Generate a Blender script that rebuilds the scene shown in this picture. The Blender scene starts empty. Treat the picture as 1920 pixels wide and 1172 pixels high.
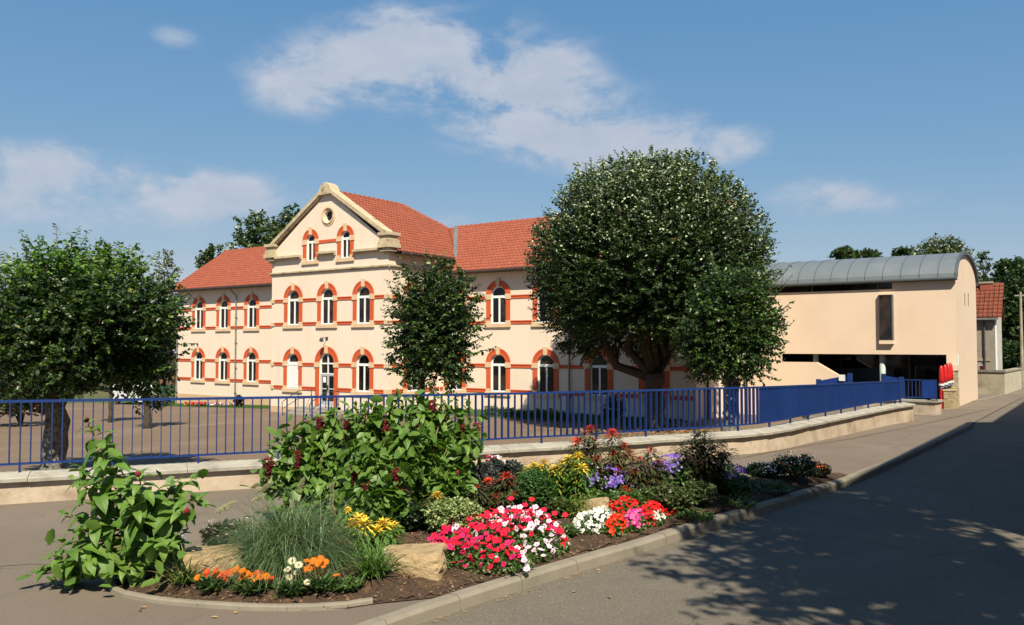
import bpy, math, random
import numpy as np
from mathutils import Vector, Matrix, Quaternion
R = math.radians
sc = bpy.context.scene
col = sc.collection

# ------------------------------------------------------------------ camera, world, sun, exposure
E = 2.65                                   # eye height above the near pavement
YAW, PITCH = R(35.5), math.atan(60 / 1580)
F_PX, CX, CY = 1580.0, 960.0, 586.0
cam_d = bpy.data.cameras.new('camera'); cam = bpy.data.objects.new('camera', cam_d); col.objects.link(cam)
cam.location = (0, 0, E); cam.rotation_euler = (R(90) + PITCH, 0, YAW)
cam_d.sensor_width = 36; cam_d.lens = 36 * F_PX / 1920; cam_d.clip_end = 3000; cam_d.clip_start = .05
sc.camera = cam
sc.render.resolution_x, sc.render.resolution_y = 1024, 625
sc.view_settings.view_transform = 'Standard'; sc.view_settings.look = 'None'
sc.view_settings.gamma = 1; sc.view_settings.exposure = EXPO = 0.90
sc.view_settings.use_curve_mapping = False

SUN_TRAVEL = Vector((-.6, .6, -1.0)).normalized()
SUN_EL = math.asin(-SUN_TRAVEL.z)
sd = bpy.data.lights.new('sun', 'SUN'); sd.energy = 5.0; sd.angle = R(.53); sd.color = (1, .90, .72)
sun = bpy.data.objects.new('sun', sd); col.objects.link(sun)
sun.rotation_euler = SUN_TRAVEL.to_track_quat('-Z', 'Y').to_euler(); sun.location = (30, -30, 60)

FW = Vector((-math.sin(YAW), math.cos(YAW), 0)); RT = Vector((math.cos(YAW), math.sin(YAW), 0))
def ray(px, py):
    """direction from the eye, scaled so its level forward component is 1"""
    u, v = (px - CX) / F_PX, (CY - py) / F_PX
    f = math.cos(PITCH) - v * math.sin(PITCH); z = math.sin(PITCH) + v * math.cos(PITCH)
    return FW + RT * (u / f) + Vector((0, 0, z / f))
def P(px, py, t): return Vector((0, 0, E)) + ray(px, py) * t
def G(px, py, z=0.0):
    d = ray(px, py); return Vector((0, 0, E)) + d * ((z - E) / d.z)
def onY(px, Y, py=600):
    d = ray(px, py); return (d * (Y / d.y)).x
def zat(px, py, Y):
    d = ray(px, py); return E + d.z * (Y / d.y)
def Z(rel): return E + rel

# sky ---------------------------------------------------------------
world = bpy.data.worlds.new('World'); sc.world = world; world.use_nodes = True
wn, wl = world.node_tree.nodes, world.node_tree.links; wn.clear()
def wnode(t, **k):
    n = wn.new(t)
    for a, b in k.items(): setattr(n, a, b)
    return n
w_out = wnode('ShaderNodeOutputWorld'); w_bg = wnode('ShaderNodeBackground'); w_bg.inputs[1].default_value = 1.0
wl.new(w_bg.outputs[0], w_out.inputs[0])
sky = wnode('ShaderNodeTexSky', sky_type='NISHITA', sun_disc=False, sun_elevation=SUN_EL, sun_rotation=R(135),
            altitude=200, air_density=1.0, dust_density=.2, ozone_density=1.6)
SKY_K = .084
tc = wnode('ShaderNodeTexCoord')
def vmath(op, a, b=None):
    n = wnode('ShaderNodeVectorMath', operation=op)
    for i, x in enumerate((a, b)):
        if x is None: continue
        if hasattr(x, 'links'): wl.new(x, n.inputs[i])
        else: n.inputs[i].default_value = x
    return n.outputs['Value'] if op in ('DOT_PRODUCT', 'LENGTH') else n.outputs[0]
def m1(op, a, b=None, c=None, clamp=False):
    n = wnode('ShaderNodeMath', operation=op, use_clamp=clamp)
    for i, x in enumerate((a, b, c)):
        if x is None: continue
        if hasattr(x, 'links'): wl.new(x, n.inputs[i])
        else: n.inputs[i].default_value = x
    return n.outputs[0]
dirv = tc.outputs['Generated']
def noise(scale, det, rough, vec, dist=0.0):
    n = wnode('ShaderNodeTexNoise'); n.inputs['Scale'].default_value = scale; n.inputs['Detail'].default_value = det
    n.inputs['Roughness'].default_value = rough; n.inputs['Distortion'].default_value = dist
    wl.new(vec, n.inputs['Vector']); return n.outputs['Fac']
stretch = vmath('MULTIPLY', dirv, (1, 1, 2.0))
n_big = noise(6.0, 6, .6, stretch, .4); n_fine = noise(16.0, 7, .62, stretch, .2)
CLOUDS = [  # px, py, half width, half height, weight: the clouds hanging in this sky
    (640,135,150,75,.9),(770,85,110,75,1.0),(880,130,150,80,.9),(1000,130,100,80,.95),(560,160,90,45,.6),(1060,215,170,70,.9),(960,240,130,55,.7),
    (1210,262,150,42,.75),(1130,290,190,35,.6),(1370,272,70,32,.75),(150,303,85,38,1.1),(10,350,90,60,.6),(95,330,70,30,.4),(335,348,90,34,.95),(440,362,160,36,.7),
    (300,405,240,40,.35),(320,67,45,20,.6),(1530,362,85,30,.85),(1620,388,130,30,.6),(1890,392,80,26,.75),(850,420,90,22,.7),(1720,375,50,14,.2),
    (100,400,200,50,.28)]
mask = None
for px, py, a, b, wgt in CLOUDS:
    d = ray(px, py).normalized()
    r = d.cross(Vector((0, 0, 1))).normalized(); u = r.cross(d)
    x = m1('MULTIPLY', vmath('DOT_PRODUCT', dirv, tuple(r)), F_PX / (a * .90)); y = m1('MULTIPLY', vmath('DOT_PRODUCT', dirv, tuple(u)), F_PX / (b * .92))
    q = m1('ADD', m1('MULTIPLY', x, x), m1('MULTIPLY', y, y))
    g = m1('MULTIPLY', m1('POWER', 2.718, m1('MULTIPLY', q, -.75)), wgt)
    front = m1('GREATER_THAN', vmath('DOT_PRODUCT', dirv, tuple(d)), 0.0); g = m1('MULTIPLY', g, front)
    mask = g if mask is None else m1('ADD', mask, g)
# the same kind of cloud all round the rest of the sky
sepw = wnode('ShaderNodeSeparateXYZ'); wl.new(dirv, sepw.inputs[0])
n_all = noise(2.6, 3, .5, stretch)
away = m1('MULTIPLY', m1('SUBTRACT', .62, vmath('DOT_PRODUCT', dirv, tuple(ray(960, 400).normalized()))), 3.0, clamp=True)
gen = m1('MULTIPLY', m1('MULTIPLY', m1('SUBTRACT', n_all, .5), 6.0, clamp=True), away)
mask = m1('ADD', mask, gen)
dens = m1('ADD', m1('MULTIPLY', m1('SUBTRACT', n_big, .5), 2.8), m1('MULTIPLY', m1('SUBTRACT', n_fine, .5), 1.3))
dens = m1('ADD', m1('MULTIPLY', mask, m1('ADD', 1.0, dens)), m1('MULTIPLY', m1('MULTIPLY', dens, .35), m1('MINIMUM', mask, 1.0)))
ss = wnode('ShaderNodeMapRange', interpolation_type='SMOOTHSTEP'); wl.new(dens, ss.inputs[0])
ss.inputs['From Min'].default_value = .25; ss.inputs['From Max'].default_value = 1.30
ss.inputs['To Max'].default_value = .90
cl_col = wnode('ShaderNodeMixRGB'); wl.new(m1('MULTIPLY', n_fine, 1.0), cl_col.inputs[0])
cl_col.inputs[1].default_value = (.20, .25, .325, 1); cl_col.inputs[2].default_value = (.335, .35, .39, 1)
# a hazy summer sky: the same Nishita sky with its range softened evenly, all round
sps = wnode('ShaderNodeSeparateColor'); wl.new(sky.outputs[0], sps.inputs[0]); sk = wnode('ShaderNodeCombineColor')
for i_, (k_, g_, a_) in enumerate(((.88, .895, .518), (1.0, .54, .378), (1.06, .27, .382))):
    wl.new(m1('MULTIPLY', m1('POWER', m1('MAXIMUM', m1('MULTIPLY', sps.outputs[i_], SKY_K * k_), 0.0), g_), a_), sk.inputs[i_])
mix = wnode('ShaderNodeMixRGB'); wl.new(ss.outputs[0], mix.inputs[0]); wl.new(sk.outputs[0], mix.inputs[1]); wl.new(cl_col.outputs[0], mix.inputs[2])
wl.new(mix.outputs[0], w_bg.inputs[0])

# ------------------------------------------------------------------ materials
MATS = {}; ALB = .82
def mat(name, c1, c2=None, scale=3.0, rough=.75, bump=0.0, bscale=60.0, spec=.3, metal=0.0, trans=0.0, var=None, c3=None, s3=.7, t3=(.55,.7), bdist=.02, coat=0, streak=False):
    """colour noise between c1 and c2, third colour c3 in larger patches, fine bump; var = 'inst' (per object) or 'rnd' (per leaf) mixes c1..c2 instead"""
    if name in MATS: return MATS[name]
    c1, c2, c3 = [None if q is None else tuple(v * ALB for v in q) for q in (c1, c2, c3)]
    m = bpy.data.materials.new(name); m.use_nodes = True; MATS[name] = m
    n, l = m.node_tree.nodes, m.node_tree.links
    b = n['Principled BSDF']; b.inputs['Roughness'].default_value = rough; b.inputs['Metallic'].default_value = metal
    b.inputs['Specular IOR Level'].default_value = spec
    if coat: b.inputs['Coat Weight'].default_value = coat
    b.inputs['Base Color'].default_value = (*c1, 1)
    geo = n.new('ShaderNodeNewGeometry'); last = None
    def nz(s, det=5, r=.6, flat=False):
        t = n.new('ShaderNodeTexNoise'); t.inputs['Scale'].default_value = s; t.inputs['Detail'].default_value = det; t.inputs['Roughness'].default_value = r
        if flat:
            vm = n.new('ShaderNodeVectorMath'); vm.operation = 'MULTIPLY'; vm.inputs[1].default_value = (3.2, 3.2, .35); l.new(geo.outputs['Position'], vm.inputs[0]); l.new(vm.outputs[0], t.inputs['Vector'])
        else: l.new(geo.outputs['Position'], t.inputs['Vector'])
        return t.outputs['Fac']
    if c2 is not None:
        mx = n.new('ShaderNodeMixRGB'); mx.inputs[1].default_value = (*c1, 1); mx.inputs[2].default_value = (*c2, 1)
        if var == 'inst':
            oi = n.new('ShaderNodeObjectInfo'); l.new(oi.outputs['Random'], mx.inputs[0])
        elif var == 'rnd':
            at = n.new('ShaderNodeAttribute'); at.attribute_name = 'rnd'; l.new(at.outputs['Fac'], mx.inputs[0])
        else:
            mr = n.new('ShaderNodeMapRange'); mr.inputs['From Min'].default_value = .35; mr.inputs['From Max'].default_value = .65
            l.new(nz(scale), mr.inputs[0]); l.new(mr.outputs[0], mx.inputs[0])
        last = mx.outputs[0]
        if c3 is not None:
            m3 = n.new('ShaderNodeMixRGB'); m3.inputs[2].default_value = (*c3, 1)
            mr = n.new('ShaderNodeMapRange'); mr.inputs['From Min'].default_value = t3[0]; mr.inputs['From Max'].default_value = t3[1]
            l.new(nz(s3, flat=streak), mr.inputs[0]); l.new(mr.outputs[0], m3.inputs[0]); l.new(last, m3.inputs[1]); last = m3.outputs[0]
        l.new(last, b.inputs['Base Color'])
    if bump:
        bp = n.new('ShaderNodeBump'); bp.inputs['Strength'].default_value = bump; bp.inputs['Distance'].default_value = bdist
        l.new(nz(bscale, 4, .7), bp.inputs['Height']); l.new(bp.outputs[0], b.inputs['Normal'])
    if trans:
        tr = n.new('ShaderNodeBsdfTranslucent'); ms = n.new('ShaderNodeMixShader'); ms.inputs[0].default_value = trans
        if last is not None:
            hs = n.new('ShaderNodeMixRGB'); hs.blend_type = 'MULTIPLY'; hs.inputs[0].default_value = 1; hs.inputs[2].default_value = (1.5, 1.7, .6, 1)
            l.new(last, hs.inputs[1]); l.new(hs.outputs[0], tr.inputs[0])
        else: tr.inputs[0].default_value = tuple(min(1, x * 1.3) for x in c1) + (1,)
        out = n['Material Output']; l.new(b.outputs[0], ms.inputs[1]); l.new(tr.outputs[0], ms.inputs[2]); l.new(ms.outputs[0], out.inputs[0])
    return m

M_STUCCO = mat('cream_render', (.765,.655,.535), (.74,.63,.505), .6, .85, .25, 90, c3=(.70,.59,.46), s3=.6, t3=(.5,.9), streak=True)
M_PLINTH = mat('ochre_render', (.60,.42,.26), (.55,.38,.23), .9, .85, .2, 60)
M_PEACH = mat('peach_render', (.72,.567,.432), (.70,.548,.415), .5, .85, .2, 70, c3=(.655,.505,.38), s3=.5, t3=(.5,.85))
M_BRICK = mat('red_painted_brick', (.62,.115,.035), (.52,.085,.03), 9, .7, .2, 40)
M_STONE = mat('pale_sandstone', (.70,.52,.34), (.60,.44,.28), 3, .85, .3, 30)
M_OLDSTONE = mat('weathered_sandstone', (.58,.48,.32), (.42,.34,.22), 2.2, .9, .6, 14, c3=(.17,.14,.1), s3=1.7, t3=(.58,.72))
M_TILE = mat('clay_tile', (.31,.084,.047), (.255,.068,.038), 1.4, .75, 0, var='rnd', c3=(.30,.07,.045), s3=1.6, t3=(.70,.8))
M_TILEBED = mat('clay_tile_dark', (.26,.06,.03), (.2,.05,.03), 5)
M_WHITE = mat('white_window_frame', (.82,.83,.84), rough=.35, spec=.5)
M_GUTTER = mat('dark_gutter', (.09,.06,.05), (.06,.045,.04), 3, .5, spec=.4)
M_PIPE = mat('zinc_pipe', (.25,.25,.24), (.18,.18,.17), 4, .5, metal=.3)
M_ZINC = mat('zinc_sheet', (.165,.195,.212), (.145,.172,.19), .8, .5, .1, 3, spec=.4, metal=.2, c3=(.19,.215,.23), s3=.5)
M_ZINCDK = mat('zinc_seam', (.10,.115,.13), rough=.5, metal=.3)
M_DARKMETAL = mat('dark_metal', (.035,.04,.045), rough=.4, spec=.5)
M_BLUE = mat('blue_paint', (.011,.038,.165), (.009,.032,.14), 2, .5, spec=.22)
M_BLUEPANEL = mat('blue_panel_paint', (.010,.038,.20), (.009,.034,.18), 2, .5, spec=.2)
M_COPE = mat('coping_concrete', (.40,.38,.325), (.34,.32,.27), 3, .85, .4, 40, c3=(.22,.205,.17), s3=2.6, t3=(.46,.75))
M_WALL = mat('stained_wall_render', (.53,.44,.345), (.45,.365,.275), 2.0, .9, .5, 25, c3=(.29,.215,.15), s3=1.9, t3=(.45,.72))
M_OLDWALL = mat('old_grey_wall', (.36,.31,.23), (.25,.22,.16), 1.2, .9, .4, 20, c3=(.15,.14,.1), s3=.8)
M_KERB = mat('kerb_concrete', (.255,.225,.175), (.205,.182,.14), 2.4, .9, .35, 90, c3=(.16,.14,.11), s3=1.5, t3=(.6,.8))
M_BARK = mat('bark', (.085,.065,.045), (.045,.035,.028), 8, .9, .8, 18, bdist=.04)
M_BARKLICHEN = mat('lichen_bark', (.30,.29,.25), (.07,.06,.05), 14, .95, .9, 25, bdist=.04)
M_TWIG = mat('twig', (.10,.075,.04), (.06,.045,.03), 10, .9)
M_LIT = mat('leaf_litter', (.22,.12,.05), (.34,.2,.09), 3, .9, var='rnd')

def glass_mat():
    m = bpy.data.materials.new('window_glass'); m.use_nodes = True; n, l = m.node_tree.nodes, m.node_tree.links
    b = n['Principled BSDF']; b.inputs['Roughness'].default_value = .05; b.inputs['Specular IOR Level'].default_value = .3
    g = n.new('ShaderNodeNewGeometry'); t = n.new('ShaderNodeTexNoise'); t.inputs['Scale'].default_value = 1.3
    l.new(g.outputs['Position'], t.inputs['Vector'])
    cr = n.new('ShaderNodeValToRGB'); cr.color_ramp.elements[0].position = .45; cr.color_ramp.elements[0].color = (.006,.006,.007,1)
    cr.color_ramp.elements[1].position = .75; cr.color_ramp.elements[1].color = (.045,.032,.02,1)
    l.new(t.outputs['Fac'], cr.inputs[0]); l.new(cr.outputs[0], b.inputs['Base Color']); return m
M_GLASS = glass_mat()

def asphalt(name, c1, c2, patch, speck, crack=True):
    m = bpy.data.materials.new(name); m.use_nodes = True; n, l = m.node_tree.nodes, m.node_tree.links
    b = n['Principled BSDF']; b.inputs['Roughness'].default_value = .88; b.inputs['Specular IOR Level'].default_value = .2
    g = n.new('ShaderNodeNewGeometry')
    def nz(s, det=4, r=.6):
        t = n.new('ShaderNodeTexNoise'); t.inputs['Scale'].default_value = s; t.inputs['Detail'].default_value = det; t.inputs['Roughness'].default_value = r
        l.new(g.outputs['Position'], t.inputs['Vector']); return t.outputs['Fac']
    def mixc(fac, a, bcol, lo, hi):
        mr = n.new('ShaderNodeMapRange'); mr.inputs['From Min'].default_value = lo; mr.inputs['From Max'].default_value = hi; l.new(fac, mr.inputs[0])
        x = n.new('ShaderNodeMixRGB'); l.new(mr.outputs[0], x.inputs[0])
        if hasattr(a, 'links'): l.new(a, x.inputs[1])
        else: x.inputs[1].default_value = (*a, 1)
        x.inputs[2].default_value = (*bcol, 1); return x.outputs[0]
    c = mixc(nz(.55, 5), c1, c2, .35, .65)
    c = mixc(nz(.23, 6, .7), c, patch, .52, .66); c = mixc(nz(.9, 6, .75), c, tuple(x * .78 for x in c1), .56, .72)
    c = mixc(nz(75, 2, .8), c, speck, .56, .66)
    c = mixc(nz(48, 2, .8), c, tuple(x * .5 for x in c1), .58, .70)
    if crack:
        v = n.new('ShaderNodeTexVoronoi'); v.feature = 'DISTANCE_TO_EDGE'; v.inputs['Scale'].default_value = .22
        w = n.new('ShaderNodeTexNoise'); w.inputs['Scale'].default_value = 1.4; w.inputs['Detail'].default_value = 5; l.new(g.outputs['Position'], w.inputs['Vector'])
        ad = n.new('ShaderNodeMixRGB'); ad.blend_type = 'ADD'; ad.inputs[0].default_value = .9; l.new(g.outputs['Position'], ad.inputs[1]); l.new(w.outputs['Color'], ad.inputs[2])
        l.new(ad.outputs[0], v.inputs['Vector'])
        mr = n.new('ShaderNodeMapRange'); mr.inputs['From Min'].default_value = .004; mr.inputs['From Max'].default_value = .0; l.new(v.outputs['Distance'], mr.inputs[0])
        gate = n.new('ShaderNodeMath'); gate.operation = 'GREATER_THAN'; gate.inputs[1].default_value = .54; l.new(nz(.4, 2), gate.inputs[0])
        mm = n.new('ShaderNodeMath'); mm.operation = 'MULTIPLY'; l.new(mr.outputs[0], mm.inputs[0]); l.new(gate.outputs[0], mm.inputs[1])
        x = n.new('ShaderNodeMixRGB'); l.new(mm.outputs[0], x.inputs[0]); l.new(c, x.inputs[1]); x.inputs[2].default_value = (*[k * .6 for k in c1], 1); c = x.outputs[0]
    l.new(c, b.inputs['Base Color'])
    bp = n.new('ShaderNodeBump'); bp.inputs['Strength'].default_value = .7; bp.inputs['Distance'].default_value = .012
    l.new(nz(110, 3, .8), bp.inputs['Height']); l.new(bp.outputs[0], b.inputs['Normal']); MATS[name] = m; return m
M_ROAD = asphalt('road_asphalt', (.122,.107,.084), (.100,.089,.070), (.138,.121,.097), (.24,.215,.175))
M_PAVE = asphalt('pavement_asphalt', (.146,.118,.094), (.128,.103,.081), (.163,.133,.106), (.22,.185,.145))
M_YARD = asphalt('yard_asphalt', (.150,.106,.071), (.125,.088,.060), (.175,.130,.092), (.20,.155,.115), False)

# ------------------------------------------------------------------ objects
def wloc(o):
    v = Vector((0, 0, 0))
    while o is not None: v += o.location; o = o.parent
    return v
def tag(o, label=None, cat=None, group=None, kind=None):
    if label: o['label'] = label
    if cat: o['category'] = cat
    if group: o['group'] = group
    if kind: o['kind'] = kind
    return o
def thing(name, label, cat, loc=(0, 0, 0), group=None, rz=0):
    o = bpy.data.objects.new(name, None); col.objects.link(o); o.location = loc; o.rotation_euler.z = rz
    o.empty_display_size = .2
    return tag(o, label, cat, group)
def link(name, me, parent=None, loc=(0, 0, 0), rot=None, kind=None, scale=None):
    o = bpy.data.objects.new(name, me); col.objects.link(o); o.location = loc
    if rot is not None: o.rotation_euler = rot
    if scale is not None: o.scale = scale if hasattr(scale, '__len__') else (scale,) * 3
    if parent is not None: o.parent = parent
    if kind: o['kind'] = kind
    return o
def copy_tree(o, parent=None):
    c = o.copy(); col.objects.link(c)
    if parent is not None: c.parent = parent
    for ch in list(o.children): copy_tree(ch, c)
    return c

class MB:
    """collects polygons, in world or local metres"""
    def __init__(s): s.v, s.f, s.m, s.mats = [], [], [], []
    def mi(s, m):
        if m not in s.mats: s.mats.append(m)
        return s.mats.index(m)
    def poly(s, pts, m):
        i = len(s.v); s.v += [tuple(p) for p in pts]; s.f.append(tuple(range(i, i + len(pts)))); s.m.append(s.mi(m)); return s
    def box(s, a, b, m):
        x0, y0, z0 = a; x1, y1, z1 = b; i = len(s.v)
        s.v += [(x0,y0,z0),(x1,y0,z0),(x1,y1,z0),(x0,y1,z0),(x0,y0,z1),(x1,y0,z1),(x1,y1,z1),(x0,y1,z1)]
        s.f += [tuple(i + k for k in q) for q in ((0,3,2,1),(4,5,6,7),(0,1,5,4),(1,2,6,5),(2,3,7,6),(3,0,4,7))]; s.m += [s.mi(m)] * 6; return s
    def obox(s, c, ax, ay, az, m):
        """box centred at c with half-axis vectors"""
        c = Vector(c); ax, ay, az = Vector(ax), Vector(ay), Vector(az); i = len(s.v)
        for k in (-1, 1):
            for p, q in ((-1,-1),(1,-1),(1,1),(-1,1)): s.v.append(tuple(c + ax * p + ay * q + az * k))
        s.f += [tuple(i + k for k in q) for q in ((0,3,2,1),(4,5,6,7),(0,1,5,4),(1,2,6,5),(2,3,7,6),(3,0,4,7))]; s.m += [s.mi(m)] * 6; return s
    def prism(s, pts, d, m):
        """closed outline pts extruded by vector d"""
        d = Vector(d); n = len(pts); i = len(s.v)
        s.v += [tuple(p) for p in pts] + [tuple(Vector(p) + d) for p in pts]
        s.f.append(tuple(range(i + n - 1, i - 1, -1))); s.f.append(tuple(range(i + n, i + 2 * n)))
        for k in range(n): s.f.append((i + k, i + (k + 1) % n, i + n + (k + 1) % n, i + n + k))
        s.m += [s.mi(m)] * (n + 2); return s
    def strip(s, A, B, m, closed=False):
        """quads between two equal point rows"""
        n = len(A); i = len(s.v); s.v += [tuple(p) for p in A] + [tuple(p) for p in B]
        for k in range(n if closed else n - 1): j = (k + 1) % n; s.f.append((i + k, i + j, i + n + j, i + n + k)); s.m.append(s.mi(m))
        return s
    def tube(s, pts, rad, m, sides=6, cap=True):
        pts = [Vector(p) for p in pts]; n = len(pts); rad = rad if hasattr(rad, '__len__') else [rad] * n; i = len(s.v)
        up = Vector((0, 0, 1))
        for k, p in enumerate(pts):
            d = (pts[min(k + 1, n - 1)] - pts[max(k - 1, 0)]).normalized()
            a = d.cross(up if abs(d.z) < .95 else Vector((1, 0, 0))).normalized(); b = d.cross(a)
            for q in range(sides): t = 2 * math.pi * q / sides; s.v.append(tuple(p + (a * math.cos(t) + b * math.sin(t)) * rad[k]))
        for k in range(n - 1):
            for q in range(sides): r = (q + 1) % sides; s.f.append((i + k*sides + q, i + k*sides + r, i + (k+1)*sides + r, i + (k+1)*sides + q)); s.m.append(s.mi(m))
        if cap:
            s.f.append(tuple(i + q for q in range(sides - 1, -1, -1))); s.f.append(tuple(i + (n-1)*sides + q for q in range(sides))); s.m += [s.mi(m)] * 2
        return s
    def mesh(s, name, off=(0, 0, 0), smooth=False, recalc=False):
        me = bpy.data.meshes.new(name); o = Vector(off)
        me.from_pydata([(v[0] - o.x, v[1] - o.y, v[2] - o.z) for v in s.v], [], s.f)
        for m in s.mats: me.materials.append(m)
        me.polygons.foreach_set('material_index', s.m)
        if smooth: me.polygons.foreach_set('use_smooth', [True] * len(s.f))
        if recalc:
            import bmesh
            b = bmesh.new(); b.from_mesh(me); bmesh.ops.remove_doubles(b, verts=b.verts, dist=1e-5); bmesh.ops.recalc_face_normals(b, faces=b.faces); b.to_mesh(me); b.free()
        me.update(); return me
    def build(s, name, parent=None, kind=None, smooth=False, loc=None, recalc=False):
        """world-space polygons -> object; with a parent the mesh is stored relative to it (loc = world origin of the part)"""
        base = wloc(parent) if parent is not None else Vector((0, 0, 0))
        org = Vector(loc) if loc is not None else base
        return link(name, s.mesh(name, org, smooth, recalc), parent, org - base, kind=kind)

def scatter_mesh(name, tmpl_v, tmpl_f, pos, mats3, mat_list, midx=None, rnd=None):
    """numpy instancing of one small template into one mesh. tmpl_v (k,3), tmpl_f list of equal-length faces, mats3 (n,3,3) with columns = axes"""
    tv = np.asarray(tmpl_v, float); tf = np.asarray(tmpl_f, int); n, k = len(pos), len(tv)
    V = np.einsum('nij,kj->nki', mats3, tv) + np.asarray(pos)[:, None, :]
    Fc = (tf[None] + (np.arange(n) * k)[:, None, None]).reshape(-1, tf.shape[1])
    me = bpy.data.meshes.new(name); me.vertices.add(n * k); me.vertices.foreach_set('co', V.reshape(-1).astype(np.float32))
    nf, w = Fc.shape; me.loops.add(nf * w); me.loops.foreach_set('vertex_index', Fc.reshape(-1).astype(np.int32))
    me.polygons.add(nf); me.polygons.foreach_set('loop_start', (np.arange(nf) * w).astype(np.int32))
    for m in mat_list: me.materials.append(m)
    if midx is not None: me.polygons.foreach_set('material_index', np.repeat(np.asarray(midx), len(tf)).astype(np.int32))
    a = me.attributes.new('rnd', 'FLOAT', 'POINT')
    rr = np.random.default_rng(len(pos)).random(n) if rnd is None else np.asarray(rnd)
    a.data.foreach_set('value', np.repeat(rr, k).astype(np.float32))
    me.update(calc_edges=True); return me
def nrm(a): return a / np.maximum(np.linalg.norm(a, axis=-1, keepdims=True), 1e-9)
def frames(x, up, scale):
    """axes matrices: X along x, Z close to up; scale (n,) or (n,3)"""
    x = nrm(x); y = nrm(np.cross(up, x)); z = np.cross(x, y); s = np.asarray(scale)
    if s.ndim == 1: s = np.repeat(s[:, None], 3, 1)
    return np.stack([x * s[:, :1], y * s[:, 1:2], z * s[:, 2:3]], axis=2)
LEAF_V = [(0,0,0),(.35,.30,.07),(.8,.22,.03),(1,0,-.08),(.8,-.22,.03),(.35,-.30,.07),(.45,0,0)]   # a folded, pointed leaf
LEAF_F = [(0,6,1),(1,6,2),(6,3,2),(0,5,6),(5,4,6),(6,4,3)]
LEAF4_V = [(0,0,0),(.45,.34,.08),(1,0,-.05),(.45,-.34,.08)]; LEAF4_F = [(0,2,1),(0,3,2)]
# ------------------------------------------------------------------ ground
def street_z(y):
    return -.20 * min(1, max(0, (y - 14) / 20))
def yard_z(x, y=0): return Z(-3.65) + min(0, (x + 26.3) * .0285)
# outer wall line (fence line), control points: px, foot y, distance
FENCE = [(px, fy, 3413.0 / (fy - 646)) for px, fy in ((0,885),(351,867),(700,849),(961,832),(1057,827.5),(1227,816),(1330,810.5),(1372,807.7),(1422,803),(1442,800),(1469,795.7),(1494,789.8),(1537,782),(1574,775),(1620,766),(1659,759),(1688,755))]
FP = [P(px, fy, t) for px, fy, t in FENCE]
d0 = (FP[1] - FP[0]).normalized()
FP = [FP[0] - d0 * 9, FP[0] - d0 * 4] + FP
FZ = Z(-2.16)
FP = [Vector((p.x, p.y, FZ)) for p in FP]
RAIL_TOP = [Z(-.94), Z(-.94), Z(-.94)] + [P(px, y, t).z for (px, y, t) in zip([f[0] for f in FENCE[1:]], [745.5,740.5,736,734,729.8,727,725.8,724.6,724,723,722,720.4,718.3,716.2,714.6,713.7], [f[2] for f in FENCE[1:]])]
for i in range(len(FP)): pass
CUM = [0.0]
for a, b in zip(FP, FP[1:]): CUM.append(CUM[-1] + (b - a).length)
def along(s):
    s = max(0, min(CUM[-1], s)); k = max(i for i in range(len(CUM) - 1) if CUM[i] <= s + 1e-9); f = (s - CUM[k]) / (CUM[k+1] - CUM[k])
    p = FP[k].lerp(FP[k+1], f); zt = RAIL_TOP[k] * (1 - f) + RAIL_TOP[k+1] * f
    a, b = FP[max(k-1,0)], FP[min(k+2, len(FP)-1)]; d1 = (FP[k+1] - FP[k]).normalized()
    return p, zt, d1, Vector((d1.y, -d1.x, 0))      # point, rail height, direction, outward (street side) normal
def wall_x(y):
    for a, b in zip(FP, FP[1:]):
        if a.y <= y <= b.y: return a.x + (b.x - a.x) * (y - a.y) / (b.y - a.y)
    return FP[-1].x if y > FP[-1].y else FP[0].x + (y - FP[0].y) * d0.x / d0.y
KERB = [(-6.6,-12),(-5.75,2),(-5.72,5.2),(-5.68,6.4),(-5.58,7.4),(-5.39,8.86),(-5.2,10.1),(-5.0,11.8),(-4.62,14.8),(-4.33,17.9),(-4.24,21),(-4.2,26),(-4.17,34.5),(-4.1,46),(-3.9,62),(-2.0,90)]
def kerb_x(y):
    for a, b in zip(KERB, KERB[1:]):
        if a[1] <= y <= b[1]: return a[0] + (b[0] - a[0]) * (y - a[1]) / (b[1] - a[1])
    return KERB[-1][0]
KH = .125
def kh(y): f = min(1, max(0, (y - 33.0) / 2.5)); return KH * (1 - f * f * (3 - 2 * f)) + .004
g = MB(); g.poly([(-400,-150,Z(-4.9)),(300,-150,Z(-4.9)),(300,500,Z(-4.9)),(-400,500,Z(-4.9))], mat('far_ground', (.07,.09,.035), (.11,.11,.05), .05, .95))
tag(g.build('ground', kind='structure'), 'flat green ground beyond the school yard')
# courtyard
xs = np.linspace(-78, -3.9, 75); ys = np.linspace(-6, 60, 60)
g = MB(); V = [(x, y, yard_z(x)) for y in ys for x in xs]; nx = len(xs)
g.v = V; g.f = [(j*nx+i, j*nx+i+1, (j+1)*nx+i+1, (j+1)*nx+i) for j in range(len(ys)-1) for i in range(nx-1)]; g.mi(M_YARD); g.m = [0]*len(g.f)
tag(g.build('school_yard', kind='structure'), 'brown asphalt school yard behind the blue railing')
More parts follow.
